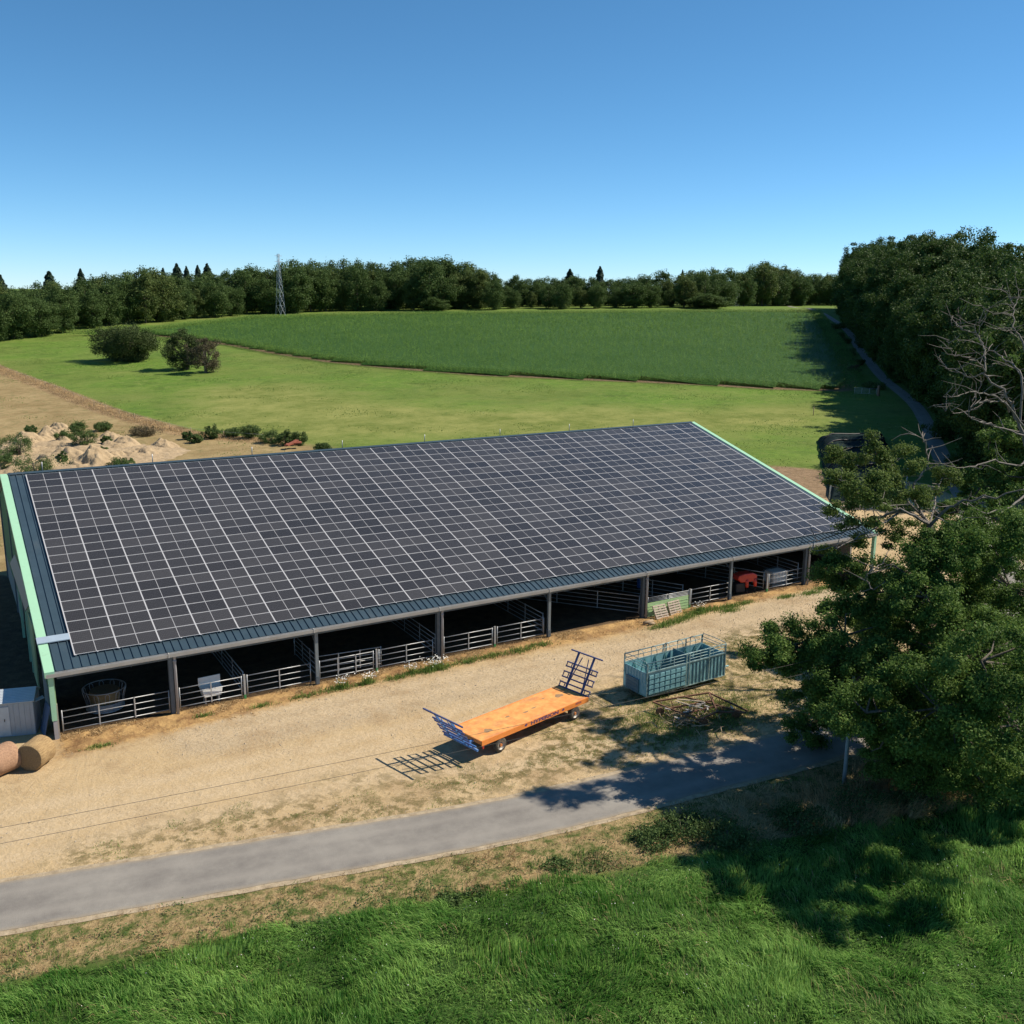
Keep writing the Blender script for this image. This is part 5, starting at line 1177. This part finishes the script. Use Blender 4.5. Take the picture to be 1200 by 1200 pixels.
deadA = [([hubA, W3(1074, 592, 1), W3(1070, 570, 2), W3(1084, 548, 2), W3(1087, 530, 1), W3(1080, 513, 0), W3(1068, 507, -1)], .14, .03),
         ([hubA, W3(1062, 585, 2), W3(1046, 562, 3), W3(1040, 546, 4), W3(1024, 540, 5), W3(982, 534, 6)], .13, .02),
         ([hubA, W3(1062, 600, -2), W3(1040, 592, -2), W3(1020, 580, -3), W3(982, 560, -4)], .13, .02),
         ([hubA, W3(1060, 600, 0), W3(1030, 606, 1), W3(1000, 620, 2), W3(965, 632, 3), W3(925, 640, 3)], .17, .02),
         ([W3(1052, 602, 0), W3(1020, 622, -2), W3(985, 640, -3), W3(950, 642, -4)], .10, .02),
         ([hubA, W3(1118, 592, -1), W3(1150, 585, -2), W3(1200, 575, -3)], .15, .05),
         ([W3(1100, 607, -1), W3(1117, 617, -2), W3(1117, 635, -3), W3(1107, 657, -3), W3(1093, 682, -3)], .09, .03),
         ([W3(1080, 668, -2), W3(1055, 672, -3), W3(1030, 686, -4), W3(1008, 695, -4)], .10, .02), ([W3(1062, 672, -3), W3(1040, 660, -3), W3(1024, 665, -4), W3(1013, 680, -4)], .08, .02),
         ([hubA, W3(1095, 590, 2), W3(1100, 570, 4), W3(1112, 560, 5)], .1, .02)]
spA = [(W3(x, y, o), r/FPX*DA, k) for x, y, r, k, o in ((978, 533, 16, 7, 6), (1000, 545, 18, 8, 5), (1035, 535, 16, 6, 4), (985, 562, 20, 8, -3), (1015, 572, 22, 10, -3), (1045, 560, 18, 7, 2), (1065, 578, 22, 9, 0), (1020, 520, 12, 4, 4),
                                                    (978, 600, 13, 3, 3), (1000, 615, 20, 6, 2), (962, 640, 16, 3, 3), (1090, 580, 20, 6, 3), (1060, 530, 14, 4, 1), (1000, 590, 20, 7, 0), (1110, 560, 20, 7, 5), (1000, 578, 14, 4, -4), (1040, 585, 20, 7, 3), (1075, 545, 16, 5, 0), (1020, 598, 16, 5, -2), (1010, 632, 18, 4, 2), (1050, 625, 22, 8, 2))]
trA = ([(tA[0], tA[1], zA-.3), (tA[0], tA[1], zA+.8), (tA[0]-.1, tA[1]+.1, zA+4), tuple(W3(1098, 690, 0)), tuple(hubA)], [.75, .58, .46, .26, .14])
limb_tree('oak_tree', (tA[0], tA[1], zA), trA, limbsA, blobsA, deadA, 'big leafy oak with pale dead upper limbs overhanging the road bend in the right foreground', 'tree', 61, 800, .122, sprays=spA)
tB = gp(1243, 790)[:2]; zB = float(H(*tB)); DB = depth_of((tB[0], tB[1], zB+12))
W4 = lambda px, py, off=0.0: dp(px, py, DB+off)
hubB = W4(1155, 436, 0); root = W4(1215, 560, 0)
deadB = [([root, W4(1195, 500), W4(1182, 468), hubB], .22, .08), ([hubB, W4(1135, 442, 1), W4(1120, 434, 1), W4(1107, 430, 2), W4(1101, 417, 3)], .08, .02), ([hubB, W4(1148, 425, -1), W4(1136, 420, -2), W4(1120, 416, -2), W4(1114, 408, -3), W4(1109, 398, -3)], .08, .02),
         ([hubB, W4(1154, 412, 1), W4(1145, 393, 2), W4(1126, 385, 2), W4(1118, 379, 3), W4(1115, 375, 3)], .09, .02), ([W4(1146, 393, 2), W4(1147, 384, 2), W4(1146, 375, 2)], .04, .01), ([W4(1125, 384, 2), W4(1125, 372, 2), W4(1122, 361, 2)], .04, .01),
         ([W4(1195, 500), W4(1197, 440), W4(1175, 420, 2), W4(1160, 410, 3), W4(1140, 400, 4), W4(1122, 397, 4)], .12, .02), ([W4(1215, 470), W4(1198, 400, 1), W4(1189, 385, 1), W4(1188, 360, 2), W4(1183, 350, 2), W4(1176, 337, 3)], .12, .02),
         ([W4(1188, 362, 2), W4(1193, 345, 3), W4(1188, 318, 4)], .06, .01), ([W4(1186, 368, 1), W4(1165, 367, 0), W4(1147, 360, -1)], .06, .015), ([W4(1192, 395, 1), W4(1180, 388, 0), W4(1168, 386, -1)], .05, .015),
         ([W4(1208, 510), W4(1180, 475, -2), W4(1162, 463, -3), W4(1140, 460, -4), W4(1120, 464, -5), W4(1104, 464, -5)], .12, .02), ([W4(1182, 483, -1), W4(1178, 471, -2), W4(1160, 470, -3), W4(1142, 474, -4), W4(1133, 483, -4), W4(1110, 480, -5), W4(1092, 476, -5)], .09, .02),
         ([W4(1210, 515), W4(1170, 500, -2), W4(1145, 492, -4), W4(1132, 483, -4)], .10, .03), ([hubB, W4(1150, 450, 2), W4(1143, 463, 2), W4(1139, 470, 2)], .05, .02), ([W4(1200, 445), W4(1190, 432, 3), W4(1170, 425, 4), W4(1158, 430, 5)], .08, .02),
         ([W4(1216, 560), W4(1190, 590, -3), W4(1160, 600, -5), W4(1130, 590, -6)], .14, .03), ([W4(1216, 520), W4(1195, 545, -3), W4(1165, 540, -5), W4(1130, 548, -7), W4(1095, 540, -8)], .12, .02)]
blobsB = [(W4(x, y, o), r/FPX*DB, k) for x, y, r, k, o in ((1200, 560, 40, 14, 2), (1185, 610, 55, 22, 0), (1150, 570, 30, 8, 3), (1160, 520, 18, 5, 4), (1195, 505, 24, 6, 3), (1150, 640, 50, 18, 4), (1230, 640, 70, 24, 0), (1120, 600, 26, 8, 5), (1240, 720, 80, 24, 0), (1180, 700, 50, 14, 5), (1240, 540, 50, 14, 2), (1150, 400, 10, 2, 5), (1180, 420, 14, 3, 6))]
trB = ([(tB[0], tB[1], zB-.3), (tB[0], tB[1], zB+1), (tB[0], tB[1]+.2, zB+7), tuple(root)], [.9, .7, .55, .3])
limbsB = [([tuple(W4(1222, 640)), W4(1190, 620, -1), W4(1160, 600, 1)], .25, .05), ([(tB[0], tB[1], zB+7), W4(1190, 690, 3), W4(1150, 650, 4)], .3, .05)]
limb_tree('oak_tree', (tB[0], tB[1], zB), trB, limbsB, blobsB, deadB, 'stag-headed oak at the right frame edge with a crown of bare grey limbs', 'tree', 62, 560, .14, ml=MT['oak'])
# more trees of the verge outside and at the frame edge on the right (they close the view and shade the road)
for i, (x, y, h_, r_2, lb) in enumerate(((92, -14, 15, 6.5, 'leafy tree closing the road bend behind the stag-headed oak'),)):
    free_tree('broadleaf_tree', at((x, y), -.2), h_, r_2, 120, 220, .30, MT['oak'], lb, 'tree', 700+i, .05)

# ------------------------------------------------------------------ grasses
def blades(P, hgt, wid, lean_dir, lean, g_, tint, curl=.5):
    n = len(P); a = g_.uniform(0, 6.28, n); sx = np.stack([np.cos(a), np.sin(a), 0*a], -1)*wid[:, None]/2
    Ld = np.stack([np.cos(lean_dir), np.sin(lean_dir), 0*lean_dir], -1); h = hgt[:, None]; l = lean[:, None]; up_ = np.array([0, 0, 1.0])
    p1 = P+(Ld*l*.35+up_*(1-l*.25)*.55)*h; p2 = P+(Ld*l*.95+up_*(1-l*.62))*h
    V = np.stack([P-sx, P+sx, p1+sx*.8, p1-sx*.8, p2+sx*.15, p2-sx*.15], 1).reshape(-1, 3)
    b = np.arange(n)[:, None]*6; F_ = np.concatenate([b+np.array([0, 1, 2, 3]), b+np.array([3, 2, 4, 5])], 1).reshape(-1, 4)
    return V, F_, np.repeat(tint, 6)
def in_view(x, y, mx=60, ymx=1260):
    d = np.stack([x, y, H(x, y)], -1)-CP; z = d@CF; u = 600+FPX*(d@CR)/z; v = 600-FPX*(d@CU)/z
    return (z > 1) & (u > -mx) & (u < 1200+mx) & (v < ymx)
def scatter(n, x0, x1, y0, y1, g_, cond):
    x = g_.uniform(x0, x1, n); y = g_.uniform(y0, y1, n); k = in_view(x, y) & cond(x, y); return x[k], y[k]
g_ = np.random.default_rng(91)
x, y = scatter(620000, -12, 75, -46, -17, g_, lambda a, b: sdf(a, b, LUSH)+.5*fbm(a, b, 1.1, 5) > 0)
n = len(x); hz = .10*fbm(x, y, .9, 3)
ld = fbm(x, y, .45, 1.0, 4)*2.2+2.6+g_.normal(0, .6, n); tl = np.clip(.45+.30*fbm(x, y, .8, 8, 3)+.28*fbm(x, y, 2.2, 2, 2), .03, 1.1)
hg = (.20+.46*tl)*g_.uniform(.7, 1.25, n)*np.where(sdf(x, y, LUSH) < 1.0, .8, 1.0)
V, F_, T = blades(np.stack([x, y, H(x, y)+hz-.03], -1), hg, g_.uniform(.016, .040, n), ld, np.clip(.55+.35*fbm(x, y, .6, 4, 2)+g_.normal(0, .15, n), .05, 1.1), g_, np.clip(.40+.26*fbm(x, y, .5, 9, 3)+.12*fbm(x, y, 2.0, 4, 2)+g_.normal(0, .22, n), 0, 1))
tag(np_mesh('tall_grass', V, F_, MT['grass'], None, {'tint': T}), 'lush windswept tall green grass of the foreground field', 'grass', kind='stuff')
# verge: short dry and green blades
x, y = scatter(420000, -12, 95, -34, 6, g_, lambda a, b: (sdf(a, b, VERGE) > .0) & (line_d(a, b, ROADS) > 1.95) & (sdf(a, b, LUSH) < .4))
n = len(x); gm = fbm(x, y, .9, 12, 3)+.45*fbm(x, y, .35, 2); dryk = gm+g_.normal(0, .25, n) < .42
bank = (x > 22) & (sdf(x, y, LUSH) > -4.2) & (y < -22.5); dryk = dryk | (bank & (g_.uniform(0, 1, n) < .75))
nearroad = line_d(x, y, ROADS) < 2.6
for sel, nm, mk, lb in ((dryk, 'dry_grass', 'drygrass', 'bleached dry grass on the road verge and bank'), (~dryk, 'verge_grass', 'verge', 'short green grass and weeds on the road verge')):
    xs, ys = x[sel], y[sel]; m_ = len(xs); tall = np.where((xs > 24) & (sdf(xs, ys, LUSH) > -3.2), 1.0, 0.0)*sst((xs-22)/12)
    hg = (.16+.26*np.clip(fbm(xs, ys, 1.3, 6), 0, 1)+.62*tall*(mk == 'drygrass')*np.clip(.6+.5*fbm(xs, ys, 1.1, 9), .15, 1.3)+.18*tall)*g_.uniform(.6, 1.3, m_)*np.where(nearroad[sel], .5, 1)
    V, F_, T = blades(np.stack([xs, ys, H(xs, ys)-.02], -1), hg, g_.uniform(.015, .032, m_), fbm(xs, ys, .5, 3)*2+g_.normal(0, .8, m_), np.clip(.6+g_.normal(0, .25, m_), .1, 1.1), g_, np.clip(.5+.3*fbm(xs, ys, .8, 2)+g_.normal(0, .2, m_), 0, 1))
    tag(np_mesh(nm, V, F_, MT[mk], None, {'tint': T}), lb, 'grass', kind='stuff')
# yard tufts
def yard_c(a, b):
    w1 = np.maximum(sdf(a, b, WEEDY), sdf(a, b, WEEDY2)); return (sdf(a, b, SAND) > 0) & (line_d(a, b, ROADS) > 2.0) & (b < -1.3) & (w1+2.0*fbm(a, b, 1.1, 4, 3) > 1.2)
x, y = scatter(150000, -6, 64, -20, -2, g_, yard_c); n = len(x)
V, F_, T = blades(np.stack([x, y, H(x, y)-.01], -1), g_.uniform(.03, .13, n), g_.uniform(.012, .03, n), g_.uniform(0, 6.28, n), g_.uniform(.3, 1, n), g_, g_.uniform(0, 1, n))
tag(np_mesh('yard_tufts', V, F_, MT['verge'], None, {'tint': T}), 'sparse tufts of low grass growing in the sandy yard', 'grass', kind='stuff')
# weeds and spilled straw along the barn front
wx = [(0.5, -3.2, .5), (6.4, -2.1, .4), (9.7, -2.4, .5), (12.4, -2.3, .6), (14.4, -2.2, .8), (16.2, -2.3, .5), (18.6, -2.4, .7), (20.4, -2.3, .8), (21.6, -2.3, .9), (23.8, -2.2, .8), (25.6, -2.1, .9), (27.8, -2.2, .9), (29.5, -2.0, .8), (39.5, -3.2, .8), (40.9, -2.9, 1.0), (42.3, -2.6, .9), (43.8, -2.1, 1.1), (45.4, -2.0, 1.0), (47.3, -2.2, .8), (49, -2.1, .6), (53, -2.6, .7), (55.6, -2.9, .9), (57.5, -2.4, .8), (46.5, -2.9, .8)]
XX = []; YY = []; HH_ = []
for a, b, r in wx:
    k = int(420*r); XX.append(g_.normal(a, r*.75, k)); YY.append(g_.normal(b, r*.28, k)); HH_.append(g_.uniform(.12, .42, k)*(.6+.5*r))
x = np.concatenate(XX); y = np.concatenate(YY); hg = np.concatenate(HH_); n = len(x)
V, F_, T = blades(np.stack([x, y, H(x, y)-.02], -1), hg, g_.uniform(.02, .05, n), g_.uniform(0, 6.28, n), g_.uniform(.2, .8, n), g_, np.clip(g_.normal(.35, .3, n), 0, 1))
tag(np_mesh('barn_weeds', V, F_, MT['verge'], None, {'tint': T}), 'green weeds growing in a line along the barn front', 'weeds', kind='stuff')
x = g_.uniform(-1.2, 60, 60000); y = -.6-np.abs(g_.normal(0, 1, 60000))*.85; k = fbm(x, y, .6, 7)+g_.normal(0, .3, len(x))-.02*np.abs(x-8) > -.2; x, y = x[k], y[k]; n = len(x)
P = np.stack([x, y, H(x, y)+g_.uniform(.01, .05, n)], -1); V, F_, T = leaf_quads(P, np.tile([0, 0, 1.0], (n, 1)), .22, .16, .5, None, g_)
tag(np_mesh('loose_straw', V, F_, MT['drygrass'], None, {'tint': T}), 'loose straw and dung spilling from the barn front', 'straw', kind='stuff')
# white flowering weeds
def flowers(x0, y0, r, nst, label):
    e = empty('flowering_weed', at((x0, y0)), 0, label, 'plant', 'white flowering weeds before the barn')
    x = g_.normal(0, r*.5, nst*8); y = g_.normal(0, r*.35, nst*8); n = len(x); h = g_.uniform(.3, .75, n)
    V, F_, T = blades(np.stack([x, y, 0*x], -1), h, g_.uniform(.02, .04, n), g_.uniform(0, 6.28, n), g_.uniform(.1, .6, n), g_, g_.uniform(0, .6, n)); np_mesh('stems', V, F_, MT['verge'], e, {'tint': T})
    x = g_.normal(0, r*.55, nst*3); y = g_.normal(0, r*.4, nst*3); n = len(x); P = np.stack([x, y, g_.uniform(.4, .85, n)], -1)
    V, F_, T = leaf_quads(P, np.tile([-.3, -.6, 1.0], (n, 1)), .085, .9, .5, None, g_); np_mesh('blossoms', V, F_, MT['petal'], e)
flowers(21.3, -2.3, .75, 34, 'large clump of white flowering weeds at the foot of the middle downpipe')
flowers(16.6, -2.3, .45, 16, 'small white flowering weed in front of the crossed gates')
flowers(14.9, -2.2, .45, 14, 'leftmost small white flowering weed by the slim barn post')
flowers(44.3, -1.9, .45, 14, 'pale flowering weed at the right end of the green sheet')
flowers(19.6, -2.2, .4, 10, 'tiny white flowering weed left of the large flowering clump')
# brambles on the bank below the oak
BG = 'bramble bushes on the grassy bank below the oak'
for i, (px, py, w_, h_, lb) in enumerate(((765, 985, 50, 24, 'leafy bramble leftmost on the bank right of the sunlit verge'), (800, 975, 60, 34, 'wide dark bramble at the shaded edge of the bank'), (850, 985, 60, 36, 'bramble bush second in the shade under the oak'), (700, 1010, 40, 16, 'low green weed clump on the sunlit verge'),
                                       (655, 1015, 34, 18, 'green weed clump left of the low one on the verge'), (560, 1045, 26, 18, 'dark green weed clump farther left on the verge'), (525, 1055, 26, 20, 'leafy dock clump beside the dark weed clump'), (345, 1085, 14, 18, 'single upright dock plant standing on the left verge'), (935, 965, 60, 30, 'bramble in front of the utility pole'),
                                       (1010, 945, 70, 30, 'bramble right behind the utility pole foot'), (1075, 940, 60, 36, 'bramble below the middle of the oak crown'), (1140, 935, 60, 36, 'bramble below the right part of the oak crown'), (1195, 935, 50, 34, 'bramble at the right frame edge under the oak'))):
    p = gp(px, py); dd = depth_of(p); free_tree('bramble', (p[0], p[1], p[2]-.25), h_*dd/FPX*(.75 if w_ > 45 else .5), w_*dd/FPX/2*1.3, 110, 42, .10, MT['shrub'], lb, 'bush', 800+i, .0, group=BG)

x, y = scatter(2200, -12, 70, -46, -20, g_, lambda a, b: (sdf(a, b, LUSH) > .5) & (fbm(a, b, .5, 2) > -.3)); n = len(x)
P = np.stack([x, y, H(x, y)+g_.uniform(.22, .42, n)], -1); V, F_, T = leaf_quads(P, np.tile([-.3, -.5, 1.0], (n, 1)), .035, .9, .5, None, g_)
tag(np_mesh('clover_heads', V, F_, MT['petal']), 'tiny pale flower heads scattered through the tall green grass', 'flowers', kind='stuff')

x, y = scatter(15000, -12, 70, -46, -20, g_, lambda a, b: (sdf(a, b, LUSH) > .2) & (fbm(a, b, .7, 7) > .25)); n = len(x)
V, F_, T = blades(np.stack([x, y, H(x, y)-.02], -1), g_.uniform(.35, .75, n), g_.uniform(.010, .020, n), fbm(x, y, .35, 1.0, 3)*1.6+2.6+g_.normal(0, .6, n), np.clip(g_.normal(.55, .25, n), .05, 1.1), g_, np.clip(g_.normal(.7, .25, n), 0, 1))
tag(np_mesh('seeding_stems', V, F_, MT['drygrass'], None, {'tint': T}), 'straw coloured seeding stems standing among the tall green grass', 'grass', kind='stuff')
x, y = scatter(60000, -8, 66, -20, -3, g_, lambda a, b: (sdf(a, b, SAND) > 0) & (line_d(a, b, ROADS) > 1.85) & (b < -2.5) & (g_.uniform(0, 1, len(a)) < .25+.75*(line_d(a, b, [(6, -5), (18, -5.5), (33, -6.2), (46, -5.2), (60, -3.6), (70, -2)]) < 2.6))); n = len(x)
r0_ = g_.uniform(.010, .030, n)*np.where(g_.uniform(0, 1, n) < .03, 2.0, 1); P = np.stack([x, y, H(x, y)+.006*0+r0_*.3], -1); dirs = np.array([[1, 0, 0], [-.5, .87, 0], [-.5, -.87, 0], [0, 0, .8]])
V = (P[:, None, :]+(dirs[None]+g_.normal(0, .18, (n, 4, 3)))*r0_[:, None, None]).reshape(-1, 3); b = np.arange(n)[:, None, None]*4
F_ = (b+np.array([[0, 1, 3], [1, 2, 3], [2, 0, 3]])[None]).reshape(-1, 3)
tag(np_mesh('gravel', V, F_, mat('pale_gravel', (.34, .27, .19), .9, var=.3, scale=40, col2=(.55, .47, .36)), None), 'loose pale gravel strewn over the sandy yard', 'gravel', kind='stuff')
bh = empty('branch_heap', at((30.6, -16.6), -.02), 0, 'tangled heap of dead branches caught in the rusty harrow frame', 'branches'); rs = random.Random(8)
for i in range(70):
    a = rs.uniform(0, 6.28); cx, cy = rs.gauss(0, 1.0), rs.gauss(0, .7); L_1 = rs.uniform(.4, 1.5); z0q = rs.uniform(.05, .4)
    MB().tube([(cx, cy, z0q), (cx+math.cos(a)*L_1*.5, cy+math.sin(a)*L_1*.5, z0q+rs.uniform(-.05, .25)), (cx+math.cos(a+.3)*L_1, cy+math.sin(a+.3)*L_1, z0q+rs.uniform(-.1, .3))], [.035, .025, .01], 5).build('branch', MT['log'], bh, fix=False)
x = g_.normal(31.2, 2.6, 9000); y = g_.normal(-16.4, 1.3, 9000); n = len(x)
V, F_, T = blades(np.stack([x, y, H(x, y)-.02], -1), g_.uniform(.1, .4, n), g_.uniform(.015, .03, n), g_.uniform(0, 6.28, n), g_.uniform(.2, .9, n), g_, g_.uniform(0, 1, n))
tag(np_mesh('harrow_weeds', V, F_, MT['verge'], None, {'tint': T}), 'rough weeds growing through and around the old harrow', 'weeds', kind='stuff')
# rank growth on the verge side of the grass field: docks, nettles and brown stalks
x, y = scatter(90000, -12, 70, -33, -17, g_, lambda a, b: (np.abs(sdf(a, b, LUSH)+.6) < 1.3+.8*fbm(a, b, .6, 3)) & (fbm(a, b, 1.4, 11) > .15)); n = len(x)
P = np.stack([x, y, H(x, y)+g_.uniform(.05, .55, n)*np.clip(fbm(x, y, 1.4, 11), .2, 1)], -1); V, F_, T = leaf_quads(P, np.tile([0, -.3, 1.0], (n, 1)), .10, .5, .6, None, g_)
tag(np_mesh('verge_weeds', V, F_, MT['shrub'], None, {'tint': T}), 'broad-leaved weeds lining the edge of the tall grass', 'weeds', kind='stuff')

# tufts in the meadow
x = g_.uniform(-60, 330, 420000); y = g_.uniform(28, 330, 420000); k = in_view(x, y) & (sdf(x, y, CORN) < -1) & (fbm(x, y, .16, 3, 4)+.5*fbm(x, y, .05, 8)+g_.normal(0, .25, len(x)) > .55) & (line_d(x, y, ROADS) > 3); x, y = x[k], y[k]; n = len(x)
V, F_, T = blades(np.stack([x, y, H(x, y)-.03], -1), g_.uniform(.10, .30, n), g_.uniform(.06, .16, n), g_.uniform(0, 6.28, n), g_.uniform(.3, .9, n), g_, np.clip(g_.normal(.35, .3, n), 0, 1))
tag(np_mesh('meadow_tufts', V, F_, MT['verge'], None, {'tint': T}), 'coarse grass tufts dotted over the meadow behind the barn', 'grass', kind='stuff')
# tall dry strip along the pasture fence
tt = g_.uniform(0, 1, 16000); x = np.interp(tt*fl[-1], fl, FS[:, 0])+g_.normal(0, 1.0, 16000); y = np.interp(tt*fl[-1], fl, FS[:, 1])+g_.normal(0, 1.0, 16000); n = len(x)
V, F_, T = blades(np.stack([x, y, H(x, y)-.03], -1), g_.uniform(.15, .5, n), g_.uniform(.04, .09, n), g_.uniform(0, 6.28, n), g_.uniform(.3, .9, n), g_, np.clip(g_.normal(.6, .3, n), 0, 1))
tag(np_mesh('fence_strip_grass', V, F_, MT['drygrass'], None, {'tint': T}), 'strip of tall reddish dry grass along the pasture fence', 'grass', kind='stuff')
# scrub between the maize and the lane
for i, s_ in enumerate(np.linspace(150, 330, 9)):
    p = lane_pt(s_, -5.0-1.5*math.sin(i*2.1)); free_tree('bush', (p[0], p[1], float(H(*p))-.1), 1.5+.9*abs(math.sin(i*1.7)), 2.2+.8*math.cos(i*2.3), 40, 70, .30, MT['brownleaf'] if i % 3 == 1 else MT['shrub'], f'{ordinal(i+1)} scrub bush from the near end between maize and lane', 'bush', 900+i, .0, group='scrub bushes along the lane')

x, y = scatter(60000, 30, 64, -33.5, -26, g_, lambda a, b: (sdf(a, b, LUSH) < .6) & (sdf(a, b, LUSH) > -4.5) & (fbm(a, b, .55, 5) > -.35)); n = len(x)
V, F_, T = blades(np.stack([x, y, H(x, y)-.02], -1), g_.uniform(.6, 1.3, n)*np.clip(.75+.35*fbm(x, y, .9, 2), .4, 1.3), g_.uniform(.014, .03, n), fbm(x, y, .5, 3)*2+g_.normal(0, .6, n), np.clip(.75+g_.normal(0, .25, n), .2, 1.2), g_, np.clip(.45+.3*fbm(x, y, .8, 2)+g_.normal(0, .2, n), 0, 1))
tag(np_mesh('bank_grass', V, F_, MT['drygrass'], None, {'tint': T}), 'tall bent tan dry grass on the bank under the big oak', 'grass', kind='stuff')

# dark leafy undergrowth along the foot of the wood
for i, s_ in enumerate(np.linspace(62, 330, 20)):
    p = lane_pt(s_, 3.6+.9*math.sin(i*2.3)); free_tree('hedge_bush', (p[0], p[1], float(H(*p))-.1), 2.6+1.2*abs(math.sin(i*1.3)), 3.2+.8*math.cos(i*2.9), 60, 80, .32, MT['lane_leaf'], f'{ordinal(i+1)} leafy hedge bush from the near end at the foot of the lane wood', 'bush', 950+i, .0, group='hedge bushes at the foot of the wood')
